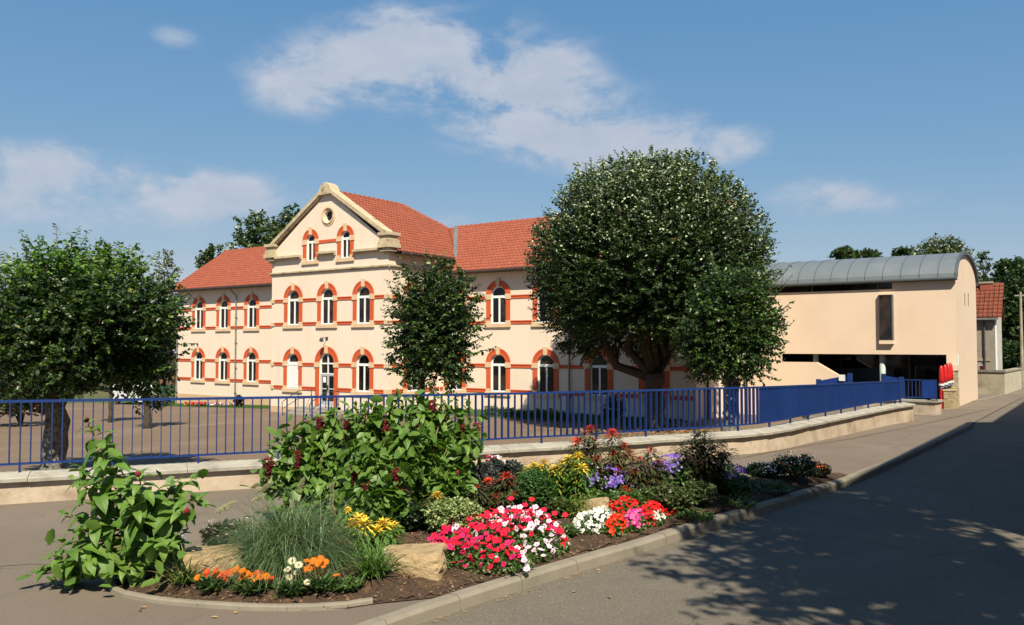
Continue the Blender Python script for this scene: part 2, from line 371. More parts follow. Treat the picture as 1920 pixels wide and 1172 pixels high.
# pavement and road sheets
ysp = list(np.arange(-12, 36, .75)) + list(np.arange(36, 90.1, 2.0))
g = MB(); A, B = [], []
for y in ysp:
    A.append((wall_x(y) - (0 if y < FP[-1].y else 3.5 if y < 43 else 12), y, street_z(y))); B.append((kerb_x(y) - .05, y, street_z(y)))
g.strip(B, A, M_PAVE); g.strip([(x, y, z - 1.4) for x, y, z in A], A, M_WALL)
tag(g.build('pavement', kind='structure'), 'worn brownish asphalt pavement between kerb and wall')
g = MB(); A = [(kerb_x(y) - .02, y, street_z(y) - kh(y)) for y in ysp]; B = [(2.2 + (y > 60) * (y - 60) * .08, y, street_z(y) - kh(y)) for y in ysp]
g.strip(B, A, M_ROAD); tag(g.build('road', kind='structure'), 'grey asphalt street running along the kerb')
g = MB(); g.strip([(x + 26, y, z + KH) for x, y, z in B], [(x, y, z + KH) for x, y, z in B], M_PAVE)
g.strip([(x, y, z + KH) for x, y, z in B], [(x, y, z) for x, y, z in B], M_KERB)
tag(g.build('pavement', kind='structure'), 'pavement on the far side of the street')

# kerb stones, each its own piece
kerb = tag(bpy.data.objects.new('kerb', None), 'concrete kerb along the street', kind='structure'); col.objects.link(kerb)
rng = random.Random(4)
def kerb_run(root, pts, lens, w, top_h, base_drop, zf, name, bevel=.03, mt=M_KERB, gap=.006, seed=3):
    """stones along a polyline; pts on the outer foot, the stone lies to the left of travel"""
    rr = random.Random(seed); c = [0.0]
    for a, b in zip(pts, pts[1:]): c.append(c[-1] + math.hypot(b[0]-a[0], b[1]-a[1]))
    def at(s):
        s = min(max(s, 0), c[-1]); k = max(i for i in range(len(c)-1) if c[i] <= s + 1e-9); f = (s - c[k]) / (c[k+1] - c[k])
        return Vector((pts[k][0] + (pts[k+1][0]-pts[k][0])*f, pts[k][1] + (pts[k+1][1]-pts[k][1])*f, 0))
    s = 0
    while s < c[-1] - .2:
        L = min(lens * rr.uniform(.97, 1.03), c[-1] - s); a, b = at(s + gap), at(s + L - gap); d = (b - a).normalized(); nl = Vector((-d.y, d.x, 0))
        dz = rr.uniform(-.004, .004); off = rr.uniform(-.004, .004); n = 3 if L > .5 else 2; mb = MB(); rows = []
        for q in range(n + 1):
            p = at(s + gap + (L - 2*gap) * q / n); z = zf(p.y) + dz
            rows.append([p + nl*off + Vector((0,0,z-base_drop)), p + nl*(off+.008) + Vector((0,0,z+top_h-bevel)), p + nl*(off+bevel+.006) + Vector((0,0,z+top_h)), p + nl*(w+off) + Vector((0,0,z+top_h)), p + nl*(w+off) + Vector((0,0,z-.05))])
        for q in range(n): mb.strip(rows[q], rows[q+1], mt)
        mb.poly(rows[0][::-1], mt); mb.poly(rows[-1], mt)
        mb.build(name, root, loc=rows[0][0]); s += L
kerb_run(kerb, KERB[1:13], 1.0, .17, .012, KH + .02, street_z, 'kerb_stone', bevel=.035)

# flower bed edge: thin kerb stones round the bed's blunt end
EDGE_PX = [(196,1098),(206,1112),(240,1124),(290,1132),(345,1138),(400,1142),(480,1146),(560,1147),(640,1143),(700,1134)]
EDGE = [G(x, y, 0.0) for x, y in EDGE_PX]
edge_pts = [(p.x, p.y) for p in EDGE]
edge_pts = [(-9.35, 6.3), (-9.2, 5.5)] + edge_pts + [(kerb_x(6.75) - .21, 6.9)]
edging = tag(bpy.data.objects.new('bed_edging', None), 'curved narrow concrete edging at the blunt end of the flower bed', kind='structure'); col.objects.link(edging)
kerb_run(edging, edge_pts[:-1], .95, .075, .055, .05, lambda y: 0.0, 'edging_stone', bevel=.018, gap=.004, seed=8)

# soil
BACK = [(-9.3,6.4),(-9.55,8.0),(-9.35,9.6),(-8.7,11.2),(-7.9,12.6),(-7.2,13.9),(-6.5,15.2),(-5.9,16.4),(-5.3,17.6),(-4.75,18.45)]
front = [(p[0], p[1]) for p in edge_pts[2:]] 
bed_poly = [(x+.03, y+.04) for x, y in edge_pts[1:-1]] + [(kerb_x(y) - .17, y) for y in np.arange(6.8, 18.4, .6)] + [(x, y) for x, y in reversed(BACK)]
def inside(x, y, poly=bed_poly):
    c = False; n = len(poly)
    for i in range(n):
        x1, y1 = poly[i]; x2, y2 = poly[(i+1) % n]
        if (y1 > y) != (y2 > y) and x < (x2-x1)*(y-y1)/(y2-y1)+x1: c = not c
    return c
def edge_dist(x, y, poly=bed_poly):
    best = 9
    for i in range(len(poly)):
        x1, y1 = poly[i]; x2, y2 = poly[(i+1) % len(poly)]; dx, dy = x2-x1, y2-y1; L = dx*dx+dy*dy
        t = 0 if L == 0 else max(0, min(1, ((x-x1)*dx+(y-y1)*dy)/L)); best = min(best, math.hypot(x-x1-t*dx, y-y1-t*dy))
    return best
def soil_z(x, y):
    e = min(1, edge_dist(x, y) / .7) if inside(x, y) else 0
    return street_z(y) + .015 + .14 * e * e * (3 - 2 * e)
step = .09; rs = np.random.default_rng(5); idx = {}; g = MB(); M_SOIL = mat('soil', (.075,.046,.028), (.045,.028,.018), 14, .95, .9, 40, c3=(.13,.075,.04), s3=7, t3=(.5,.65), bdist=.03)
X0, Y0 = -9.8, 4.4; NX, NY = 66, 158
for j in range(NY):
    for i in range(NX):
        x, y = X0 + i*step, Y0 + j*step
        if inside(x, y): idx[(i, j)] = len(g.v); g.v.append((x, y, soil_z(x, y) + rs.normal() * .009))
g.mi(M_SOIL)
for (i, j) in list(idx):
    q = [idx.get((i, j)), idx.get((i+1, j)), idx.get((i+1, j+1)), idx.get((i, j+1))]
    if None not in q: g.f.append(tuple(q)); g.m.append(0)
o = tag(g.build('flower_bed_soil', kind='structure', smooth=True), 'dark brown soil of the wedge shaped flower bed')
base = MB(); base.poly([(x, y, street_z(y) + .012) for x, y in bed_poly], M_SOIL); base.build('soil_base', o, loc=(0,0,0))
# mulch crumbs, dead leaves
n = 9000; xy = []
while len(xy) < n:
    x, y = rs.uniform(-9.6, -4.5), rs.uniform(4.6, 18.4)
    if rs.random() > .35 + .65 * (y < 10): continue
    if inside(x, y): xy.append((x, y, soil_z(x, y) + .012))
xy = np.array(xy); dx = rs.normal(size=(n, 3)) * (1, 1, .35); up = nrm(rs.normal(size=(n, 3)) * .5 + (0, 0, 1))
me = scatter_mesh('mulch', LEAF4_V, LEAF4_F, xy, frames(dx, up, rs.uniform(.012, .045, n)), [mat('mulch_bits', (.10,.06,.035), (.26,.16,.09), var='rnd', rough=.95)])
tag(link('mulch_litter', me, kind='stuff'), 'brown mulch crumbs and dead leaf bits lying on the bed soil', 'mulch')
# fallen leaves by the kerb on the road and pavement
pts, sz = [], []
for k in range(170):
    y = 6.5 + abs(rs.normal()) * 3.5; x = kerb_x(y) + abs(rs.normal()) * .13 + .03; pts.append((x, y, street_z(y) - KH + .008)); sz.append(rs.uniform(.012, .034))
for px, py in ((395,1157),(275,1139),(265,1143),(1140,1118),(1075,1110),(870,1128),(440,1150)): p = G(px, py, .01 if px < 600 else -KH + .01); pts.append(tuple(p)); sz.append(.07)
for k in range(60): p = (rs.uniform(-12, -6.4), rs.uniform(2, 12)); pts.append((p[0], p[1], .008)); sz.append(rs.uniform(.01, .022))
pts = [p for p in pts if not inside(p[0], p[1])]; sz = sz[:len(pts)]
n = len(pts); me = scatter_mesh('fallen', LEAF_V, LEAF_F, np.array(pts), frames(rs.normal(size=(n,3)) * (1,1,.1), nrm(rs.normal(size=(n,3)) * .25 + (0,0,1)), np.array(sz)), [mat('fallen_leaf', (.30,.13,.05), (.42,.28,.12), var='rnd', rough=.8)])
tag(link('fallen_leaves', me, kind='stuff'), 'dry brown and yellow leaves lying along the kerb', 'leaves')

def seam(pts, w, m, label, lift=.004):
    P3 = []
    for x, y in pts:
        z = 0
        for _ in range(3): p = G(x, y, z); z = street_z(p.y) - (kh(p.y) if p.x > kerb_x(p.y) else 0)
        P3.append(Vector((p.x, p.y, z + lift)))
    A, B = [], []; rr = random.Random(len(pts))
    for k, p in enumerate(P3):
        d = (P3[min(k+1, len(P3)-1)] - P3[max(k-1, 0)]).normalized(); n_ = Vector((-d.y, d.x, 0)) * w * rr.uniform(.6, 1.3) / 2; A.append(p + n_); B.append(p - n_)
    g = MB(); g.strip(B, A, m); tag(g.build('pavement_seam', kind='structure'), label)
M_SEAM = mat('seam_tar', (.075,.062,.05), (.05,.042,.034), 6, .8)
seam([(1395,858),(1450,847),(1520,835),(1600,822),(1680,806),(1740,793),(1800,780),(1860,766)], .055, M_SEAM, 'dark tarred seam running along the pavement by the wall')
seam([(1000,900),(1100,888),(1250,872),(1395,858)], .05, M_SEAM, 'dark tarred seam in the pavement behind the bed')
seam([(0,1062),(60,1058),(130,1062),(190,1066)], .02, M_SEAM, 'thin crack in the asphalt left of the bed')

# ------------------------------------------------------------------ boundary wall with coping stones
wall = thing('boundary_wall', 'low cream rendered wall with pale coping stones carrying the blue railing', 'wall', (FP[2].x, FP[2].y, 0))
def seg_pts(s0, s1, ds=.8):
    n = max(1, int(math.ceil((s1 - s0) / ds))); return [s0 + (s1 - s0) * i / n for i in range(n + 1)]
S_END = CUM[-1] + .0
END_EXT = .55
def wline(s, off, z):
    ext = max(0, s - CUM[-1]); p, zt, d, nn = along(s); q = p + d * ext + nn * off; return Vector((q.x, q.y, z))
ss_ = seg_pts(0, CUM[-1] + END_EXT, .6); g = MB()
fo = [wline(s, .27, 0) for s in ss_]; bk = [wline(s, -.22, 0) for s in ss_]
COPE_F, COPE_B = FZ - .055, FZ + .0
low_f = [Vector((p.x, p.y, street_z(p.y) - .3)) for p in fo]; top_f = [Vector((p.x, p.y, COPE_F - .07)) for p in fo]
low_b = [Vector((p.x, p.y, Z(-4.3))) for p in bk]; top_b = [Vector((p.x, p.y, COPE_F - .07)) for p in bk]
g.strip(low_f, top_f, M_WALL); g.strip(top_b, low_b, M_WALL); g.poly([low_f[-1], low_b[-1], top_b[-1], top_f[-1]], M_WALL)
g.build('wall_face', wall)
s = 0; k = 0; rng = random.Random(7)
while s < CUM[-1] + END_EXT - .05:
    L = min(rng.uniform(1.1, 1.4), CUM[-1] + END_EXT - s); a, b = s + .004, s + L - .004; mb = MB(); rows = []; dz = rng.uniform(-.004, .004); do = rng.uniform(-.006, .006)
    for q in seg_pts(a, b, .45):
        F = lambda off, z: wline(q, off + do, z + dz)
        rows.append([F(.36, COPE_F - .07), F(.365, COPE_F - .012), F(.35, COPE_F), F(-.05, COPE_B), F(-.28, COPE_B - .02), F(-.28, COPE_F - .07)])
    for r0, r1 in zip(rows, rows[1:]): mb.strip(r0, r1, M_COPE, closed=True)
    mb.poly(rows[0][::-1], M_COPE); mb.poly(rows[-1], M_COPE); mb.build('coping_stone', wall, loc=rows[0][0]); s += L

# ------------------------------------------------------------------ blue railing: rails, feet, flat balusters
rail = thing('railing', 'long bright blue steel railing of upright flat bars on the boundary wall', 'railing', (FP[2].x, FP[2].y, FZ))
RB = FZ + .14
def sweep(name, zf, h, w, parent, s0, s1):
    mb = MB(); rows = []
    for s in seg_pts(s0, s1, .5):
        p, zt, d, nn = along(s); z = zf(zt); rows.append([p + nn*w/2 + Vector((0,0,z-FZ)), p + nn*w/2 + Vector((0,0,z+h-FZ)), p - nn*w/2 + Vector((0,0,z+h-FZ)), p - nn*w/2 + Vector((0,0,z-FZ))])
    for r0, r1 in zip(rows, rows[1:]): mb.strip(r0, r1, M_BLUE, closed=True)
    mb.poly(rows[0][::-1], M_BLUE); mb.poly(rows[-1], M_BLUE); return mb.build(name, parent)
s_first = CUM[1]
sweep('top_rail', lambda zt: zt - .045, .045, .055, rail, s_first, CUM[-1]); sweep('bottom_rail', lambda zt: RB - .02, .035, .05, rail, s_first, CUM[-1])
bm_cache = {}
def unit_box(name, sx, sy, sz, m):
    key = (name, sx, sy, sz, m.name)
    if key not in bm_cache: bm_cache[key] = MB().box((-sx/2,-sy/2,0),(sx/2,sy/2,sz), m).mesh(name)
    return bm_cache[key]
s = s_first + .02; i = 0
bar = unit_box('baluster', .016, .075, 1.0, M_BLUE); post = unit_box('foot_post', .03, .05, .155, M_BLUE)
while s < CUM[-1] - .01:
    p, zt, d, nn = along(s); a = math.atan2(d.y, d.x)
    link('baluster', bar, rail, Vector((p.x, p.y, RB + .015)) - rail.location, (0, 0, a), scale=(1, 1, zt - .045 - RB - .015))
    if i % 9 == 0: link('post', post, rail, Vector((p.x, p.y, FZ - .03)) - rail.location, (0, 0, a))
    i += 1; s += .158
p, zt, d, nn = along(CUM[-1]); link('end_post', unit_box('end_post', .05, .055, 1.0, M_BLUE), rail, Vector((p.x, p.y, FZ - .03)) - rail.location, (0,0,math.atan2(d.y,d.x)), scale=(1,1,zt-FZ+.03))
# ------------------------------------------------------------------ school
YW, YC = 37.8, 33.5                      # wing facade, centre block facade
XL, XC0, XC1, XR = -58.6, -42.0, -32.2, -16.2
ZB = Z(-5.3)
EAVE_W, EAVE_C = Z(4.15), Z(5.1)
school = thing('school_building', 'cream two storey school with red brick window arches and a gabled centre block', 'school', (-37.1, YC, Z(-3.9)))

def sample(a, b, n=14): return [a + (b - a) * (1 - math.cos(math.pi * k / n)) / 2 for k in range(n + 1)]
def arch_hi(o, s):
    r = o['w'] / 2; x = max(-1, min(1, (s - o['s']) / r)); return o['zs'] + r * math.sqrt(max(0, 1 - x*x))
def arch_lo(o, s):
    if o.get('round'): r = o['w'] / 2; x = max(-1, min(1, (s - o['s']) / r)); return o['zs'] - r * math.sqrt(max(0, 1 - x*x))
    return o['zb']
def facade(mb, mp, s0, s1, zlo, zhi, ops, m, depth=.22):
    """wall with arched holes and their reveals; mp(s, z, depth) -> world point; zlo/zhi functions of s"""
    cols = sorted({(round(o['s'] - o['w']/2, 4), round(o['s'] + o['w']/2, 4)) for o in ops}); cur = s0
    edges = []
    for a, b in cols: edges.append((cur, a, [])); edges.append((a, b, sorted([o for o in ops if abs(o['s'] - (a+b)/2) < .01], key=lambda o: o['zs']))); cur = b
    edges.append((cur, s1, []))
    for a, b, st in edges:
        ks = [p for p in (s0, s1)]
        br = [q for q in BREAKS if a < q < b]
        sm = sample(a, b) if st else [a] + br + [b]
        lo = [zlo(s) for s in sm]
        for o in st + [None]:
            hi = [zhi(s) for s in sm] if o is None else [arch_lo(o, s) for s in sm]
            if st and o is not None and not o.get('round'): mb.poly([mp(sm[0], lo[0], 0), *[mp(s, z, 0) for s, z in zip(sm[1:], lo[1:])], mp(sm[-1], hi[-1], 0), mp(sm[0], hi[0], 0)], m)
            else:
                for k in range(len(sm) - 1): mb.poly([mp(sm[k], lo[k], 0), mp(sm[k+1], lo[k+1], 0), mp(sm[k+1], hi[k+1], 0), mp(sm[k], hi[k], 0)], m)
            if o is not None:
                top = [(s, arch_hi(o, s)) for s in sm]
                bot = [(s, arch_lo(o, s)) for s in sm] if o.get('round') else [(sm[0], o['zb']), (sm[-1], o['zb'])]
                loop = bot + top[::-1]
                mb.strip([mp(s, z, 0) for s, z in loop], [mp(s, z, depth) for s, z in loop], m, closed=True)
                lo = [z for _, z in top]
BREAKS = []
def window(s, w, zb, zs, **k): return dict(s=s, w=w, zb=zb, zs=zs, **k)
LOW = dict(zb=Z(-2.64), zs=Z(-1.06)); UP = dict(zb=Z(1.16), zs=Z(2.74))
W = 1.06
wx = {}
W_LEFT = [-55.8, -52.8, -49.55, -46.3]; W_RIGHT = [-31.0, -27.9, -24.75, -21.5, -18.4]; W_MID = [-40.0, -37.05, -34.1]

def mapY(Y): return lambda s, z, d: (s, Y + d, z)
# wing walls
g = MB()
for a, b, xs_ in ((XL, XC0, W_LEFT), (XC1, XR, W_RIGHT)):
    ops = [window(x, W, **z) for x in xs_ for z in (LOW, UP)]
    facade(g, mapY(YW), a, b, lambda s: ZB, lambda s: EAVE_W + .05, ops, M_STUCCO)
zr = Z(7.25)
def gable_end(x): g.poly([(x, YW, ZB), (x, YW + 9, ZB), (x, YW + 9, EAVE_W), (x, YW + 4.5, zr - .1), (x, YW, EAVE_W)], M_STUCCO)
gable_end(XL); gable_end(XR)
g.poly([(XL, YW + 9, ZB), (XR, YW + 9, ZB), (XR, YW + 9, EAVE_W), (XL, YW + 9, EAVE_W)], M_STUCCO)
g.build('wing_wall', school)
# plinth line
g = MB()
for a, b, Y in ((XL - .03, XC0 - .06, YW), (XC1 + .06, XR + .03, YW)): g.box((a, Y - .05, ZB), (b, Y - .003, Z(-3.72)), M_PLINTH)
g.box((XC0 - .05, YC - .05, ZB), (-37.05 - 1.15, YC - .003, Z(-3.72)), M_PLINTH); g.box((-37.05 + 1.15, YC - .05, ZB), (XC1 + .05, YC - .003, Z(-3.72)), M_PLINTH)
g.box((XC1 + .003, YC - .003, ZB), (XC1 + .05, YW - .06, Z(-3.72)), M_PLINTH)
g.build('plinth', school)
# centre block
APEX = (-37.1, Z(9.05)); KN = Z(5.55)
def ztop(s): return KN + (APEX[1] - .12 - KN) * (1 - abs(s - APEX[0]) / (XC1 - APEX[0]))
g = MB()
facade(g, mapY(YC), XC0, XC1, lambda s: Z(.5), lambda s: Z(4.32), [window(x, W, **UP) for x in W_MID], M_STUCCO)
facade(g, mapY(YC), XC0, XC1, lambda s: ZB, lambda s: Z(.5), [window(W_MID[0], W, **LOW), window(W_MID[2], W, **LOW), window(W_MID[1], 1.25, Z(-3.55), Z(-1.1))], M_STUCCO)
GW = [-38.5, -35.56]
zmid = Z(6.85)
def lo2(s): return Z(4.32)
ops = [window(x, .76, Z(4.93), Z(6.13)) for x in GW]
# part below the oculus, then the part with it
xm = [APEX[0] - (XC1 - APEX[0]) * (1 - (zmid - KN) / (APEX[1] - .12 - KN)), APEX[0] + (XC1 - APEX[0]) * (1 - (zmid - KN) / (APEX[1] - .12 - KN))]
BREAKS = xm
facade(g, mapY(YC), XC0, XC1, lo2, lambda s: min(zmid, ztop(s)), ops, M_STUCCO)
BREAKS = [APEX[0]]
facade(g, mapY(YC), xm[0], xm[1], lambda s: zmid, ztop, [dict(s=-37.0, w=.62, zs=Z(7.48), zb=0, round=True)], M_STUCCO)
# right flank with one window column, left flank
BREAKS = []
YS = 35.55
facade(g, lambda s, z, d: (XC1 - d, s, z), YC, YW, lambda s: ZB, lambda s: EAVE_C + .05, [window(YS, W, **LOW), window(YS, W, **UP)], M_STUCCO)
g.poly([(XC0, YC, ZB), (XC0, YW + 8, ZB), (XC0, YW + 8, EAVE_C), (XC0, YC, EAVE_C)], M_STUCCO)
g.poly([(XC1, YW, EAVE_W - 1), (XC1, YW + 8, EAVE_W - 1), (XC1, YW + 8, EAVE_C), (XC1, YW, EAVE_C)], M_STUCCO)
g.build('centre_wall', school)

# window kit, local coords: x across, y into the wall, z from the sill
def win_meshes(w, h, t=.075):
    r = w / 2
    def out(r_, z0, inset): 
        pts = [(-r_, z0), (r_, z0)] + [(r_ * math.cos(a), h + r_ * math.sin(a)) for a in np.linspace(0, math.pi, 15)]
        return pts
    y0, y1 = .10, .16; f = MB()
    o, i = out(r, 0, 0), out(r - t, t, 0)
    f.strip([(x, y0, z) for x, z in o], [(x, y0, z) for x, z in i], M_WHITE, closed=True)
    f.strip([(x, y0, z) for x, z in i], [(x, y1, z) for x, z in i], M_WHITE, closed=True)
    f.box((-r + t, y0 - .01, h - .14), (r - t, y1, h + .0), M_WHITE)
    f.box((-.05, y0 - .006, t), (.05, y1, h - .14), M_WHITE)
    f.box((-r, y0 - .03, 0), (r, y0 - .001, .05), M_WHITE)
    panes = []
    for a, b in ((-r + t, -.05), (.05, r - t)): panes.append(MB().poly([(a, .135, t), (b, .135, t), (b, .135, h - .14), (a, .135, h - .14)], M_GLASS).mesh('pane'))
    panes.append(MB().poly([(x, .135, z) for x, z in [(-r + t, h), (r - t, h)] + [((r-t) * math.cos(a), h + (r-t) * math.sin(a)) for a in np.linspace(.02, math.pi - .02, 14)]], M_GLASS).mesh('pane'))
    return f.mesh('window'), panes
def surround_meshes(w, h, t=.29, stone_sill=True):
    r = w / 2; R_ = r + t; y0 = -.035
    brick = MB()
    for sg in (-1, 1):
        a, b = sorted((sg * r, sg * R_)); brick.box((a, y0, .02), (b, -.002, h - .20), M_BRICK)
    N = 18; ang = np.linspace(.0, math.pi, N + 1)
    hz = lambda z: z
    ins = [(r * math.cos(a), h + .08 + (r - .0) * math.sin(a)) for a in ang]; ous = [(R_ * math.cos(a), h + .08 + R_ * math.sin(a)) for a in ang]
    ins = [(x, h + r * math.sin(a)) if math.sin(a) > .16 else (x, h + .08) for (x, _), a in zip(ins, ang)]
    ous = [(x, max(h + .08, h + R_ * math.sin(a))) for (x, _), a in zip(ous, ang)]
    I0 = [(x, y0, z) for x, z in ins]; O0 = [(x, y0, z) for x, z in ous]; O1 = [(x, 0, z) for x, z in ous]; I1 = [(x, .0, z) for x, z in ins]
    brick.strip(O0, I0, M_BRICK); brick.strip(O1, O0, M_BRICK); brick.strip(I0, I1, M_BRICK)
    # raised outer ring of the arch
    O2 = [(x * 1.035, y0 - .02, h + (z - h) * 1.035) for x, z in ous]; O3 = [(x * .93, y0 - .02, h + (z - h) * .93) for x, z in ous]
    brick.strip(O2, O3, M_BRICK); brick.strip([(x, 0, z) for x, _, z in O2], O2, M_BRICK); brick.strip(O3, [(x, y0, z) for x, _, z in O3], M_BRICK)
    key = MB().prism([(-.11, y0 - .05, h + r - .03), (.11, y0 - .05, h + r - .03), (.145, y0 - .05, h + R_ + .13), (-.145, y0 - .05, h + R_ + .13)], (0, .084, 0), M_STONE).mesh('keystone')
    imp = MB().box((-(t/2 + .045), y0 - .03, -.22), ((t/2 + .045), -.003, .075), M_STONE).mesh('impost')
    sill = MB().box((-R_ - .06, y0 - .06, -.20), (R_ + .06, .09, .0), M_STONE)
    for sg in (-1, 1): a, b = sorted((sg * (r + .0), sg * (R_ + .03))); sill.box((a, y0 - .02, .0), (b, -.004, .18), M_STONE)
    return brick.mesh('surround'), key, imp, sill.mesh('sill'), r + t/2 + .015
kits = {}
def place_window(x, Y, zb, zs, w=W, rz=0, t=.29, panes_on=True, ground=False):
    h = zs - zb; key = (round(w, 3), round(h, 3), t)
    if key not in kits: kits[key] = (win_meshes(w, h), surround_meshes(w, h, t))
    (fm, pm), (bm_, km, im, sm, io) = kits[key]; loc = Vector((x, Y, zb)) - school.location
    sr = link('window_surround', bm_, school, loc, (0, 0, rz))
    link('keystone', km, sr); link('impost', im, sr, (io, 0, h)); link('impost', im, sr, (-io, 0, h)); link('sill', sm, sr)
    if panes_on:
        fr = link('window', fm, school, loc, (0, 0, rz))
        for p in pm: link('pane', p, fr)
    return sr
for xs_ in (W_LEFT, W_RIGHT):
    for x in xs_:
        for z in (LOW, UP): place_window(x, YW, z['zb'], z['zs'])
for x in W_MID: place_window(x, YC, UP['zb'], UP['zs'])
place_window(W_MID[2], YC, LOW['zb'], LOW['zs'])
for z in (LOW, UP): place_window(XC1, YS, z['zb'], z['zs'], rz=R(90))
for x in GW: place_window(x, YC, Z(4.93), Z(6.13), w=.76, t=.29)
# shuttered window
place_window(W_MID[0], YC, LOW['zb'], LOW['zs'], panes_on=False)
h = LOW['zs'] - LOW['zb']; r = W/2; loc = Vector((W_MID[0], YC, LOW['zb'])) - school.location
fm, pm = kits[(round(W,3), round(h,3), .29)][0]
fr = link('window', fm, school, loc); fr['label'] = 'arched window closed by a white roller shutter'; link('pane', pm[2], fr)
sh = MB()
for k in range(14): z0 = .07 + k * (h - .22) / 14; sh.box((-r + .07, .07, z0), (r - .07, .095, z0 + (h - .22)/14 - .006), M_WHITE)
sh.box((-r + .05, .05, h - .16), (r - .05, .12, h + .02), M_WHITE)
link('roller_shutter', sh.mesh('shutter'), fr)
# entrance door in an arch
dw, dzb, dzs = 1.25, Z(-3.55), Z(-1.1); h = dzs - dzb; r = dw / 2; loc = Vector((W_MID[1], YC, dzb)) - school.location
bm_, km, im, sm, io = surround_meshes(dw, h, .33)
sr = link('door_surround', bm_, school, loc); link('keystone', km, sr); link('impost', im, sr, (io, 0, h)); link('impost', im, sr, (-io, 0, h))
M_GREYFR = mat('grey_door_frame', (.42,.45,.46), rough=.4, spec=.5)
d = MB(); y0, y1 = .09, .16; zt = h - .62
out = [(-r, zt)] + [(-r, h)] + [(r * math.cos(a), h + r * math.sin(a)) for a in np.linspace(math.pi, 0, 15)][1:] + [(r, zt)]
inn = [(x * .9, (zt + .06) if abs(z - zt) < .01 else h + (z - h) * .9) for x, z in out]
d.strip([(x, y0, z) for x, z in out], [(x, y0, z) for x, z in inn], M_WHITE, closed=True); d.strip([(x, y0, z) for x, z in inn], [(x, y1, z) for x, z in inn], M_WHITE, closed=True)
d.box((-r + .06, y0 - .008, h - .04), (r - .06, y1, h + .04), M_WHITE); d.box((-.03, y0 - .004, zt + .06), (.03, y1, h - .04), M_WHITE); d.box((-.03, y0 - .004, h + .04), (.03, y1, h + r * .9), M_WHITE)
fl = link('fanlight', d.mesh('fanlight'), school, loc)
link('pane', MB().poly([(x, .14, z) for x, z in inn][::-1], M_GLASS).mesh('pane'), fl)
for sg, nm in ((-1, 'l'), (1, 'r')):
    a, b = sorted((sg * .008, sg * (r - .05))); dd = MB()
    dd.box((a, .10, 0), (a + .07, .15, zt - .02), M_GREYFR); dd.box((b - .07, .10, 0), (b, .15, zt - .02), M_GREYFR)
    dd.box((a + .07, .10, 0), (b - .07, .15, .28), M_GREYFR); dd.box((a + .07, .10, zt - .10), (b - .07, .15, zt - .02), M_GREYFR); dd.box((a + .07, .10, .95), (b - .07, .15, 1.02), M_GREYFR)
    leaf = link('door', dd.mesh('door'), school, loc)
    link('pane', MB().poly([(a + .07, .13, .28), (b - .07, .13, .28), (b - .07, .13, zt - .1), (a + .07, .13, zt - .1)], M_GLASS).mesh('pane'), leaf)
    link('door_handle', MB().box((sg * .04 - .012, .05, .9), (sg * .04 + .012, .10, 1.2), M_DARKMETAL).mesh('handle'), leaf)
link('door_frame', MB().box((-r, .08, 0), (-r + .05, .16, zt), M_GREYFR).box((r - .05, .08, 0), (r, .16, zt), M_GREYFR).box((-r + .05, .085, zt - .02), (r - .05, .16, zt), M_GREYFR).mesh('door_frame'), school, loc)
link('notice', MB().box((-.40, .088, 1.35), (-.16, .0995, 1.68), M_WHITE).mesh('notice'), school, loc)
# lamp over the door
lm = MB(); lm.box((-.09, -.03, -.09), (.09, -.002, .09), M_DARKMETAL); lm.tube([(0, -.03, 0), (0, -.30, .05), (0, -.42, 0)], .02, M_DARKMETAL)
lm.tube([(0, -.42, .05), (0, -.42, -.02), (0, -.42, -.16), (0, -.42, -.20)], [.03, .10, .13, .05], M_DARKMETAL, 8)
link('wall_lamp', lm.mesh('wall_lamp'), school, Vector((W_MID[1], YC, Z(.35))) - school.location)
# red string bands between the windows, upper edge / lower edge pairs
BANDS = [(2.54, 2.73), (1.135, 1.325), (-1.27, -1.07), (-2.68, -2.47)]
def bands(a, b, xs_, Y, hw=W/2+.29, face='y', corner=None):
    edges = [a] + [q for x in xs_ for q in (x - hw - .045, x + hw + .045)] + [b]
    for k in range(0, len(edges), 2):
        e0, e1 = edges[k], edges[k+1]
        if e1 - e0 < .05: continue
        for z0, z1 in BANDS:
            m = MB()
            for q0, q1, pr in ((z0, z0 + (z1-z0)*.28, .035), (z0 + (z1-z0)*.28, z0 + (z1-z0)*.72, .025), (z0 + (z1-z0)*.72, z1, .05)):
                if face == 'y': m.box((e0, Y - pr, Z(q0)), (e1, Y - .003, Z(q1)), M_BRICK)
                else: m.box((Y + .003, e0, Z(q0)), (Y + pr, e1, Z(q1)), M_BRICK)
            m.build('string_band', school, loc=(e0, Y, Z(z0)) if face == 'y' else (Y, e0, Z(z0)))
bands(XL + .05, XC0 - .1, W_LEFT, YW); bands(XC1 + .1, XR - .05, W_RIGHT, YW)
bands(XC0 + .30, XC1 - .30, W_MID, YC); bands(YC + .30, YW - .05, [YS], XC1, face='x')
m = MB().box((GW[0] + .38 + .33, YC - .04, Z(5.93)), (GW[1] - .38 - .33, YC - .003, Z(6.10)), M_BRICK).build('string_band', school, loc=(GW[0], YC, Z(5.9)))
# corner stones where the bands meet the corners of the centre block
for z0, z1 in BANDS:
    m = MB(); m.box((XC1 - .26, YC - .06, Z(z0) - .02), (XC1 + .06, YC + .26, Z(z1) + .02), M_STONE); m.build('corner_stone', school, loc=(XC1, YC, Z(z0)))
    m = MB(); m.box((XC0 - .06, YC - .06, Z(z0) - .02), (XC0 + .26, YC + .2, Z(z1) + .02), M_STONE); m.build('corner_stone', school, loc=(XC0, YC, Z(z0)))
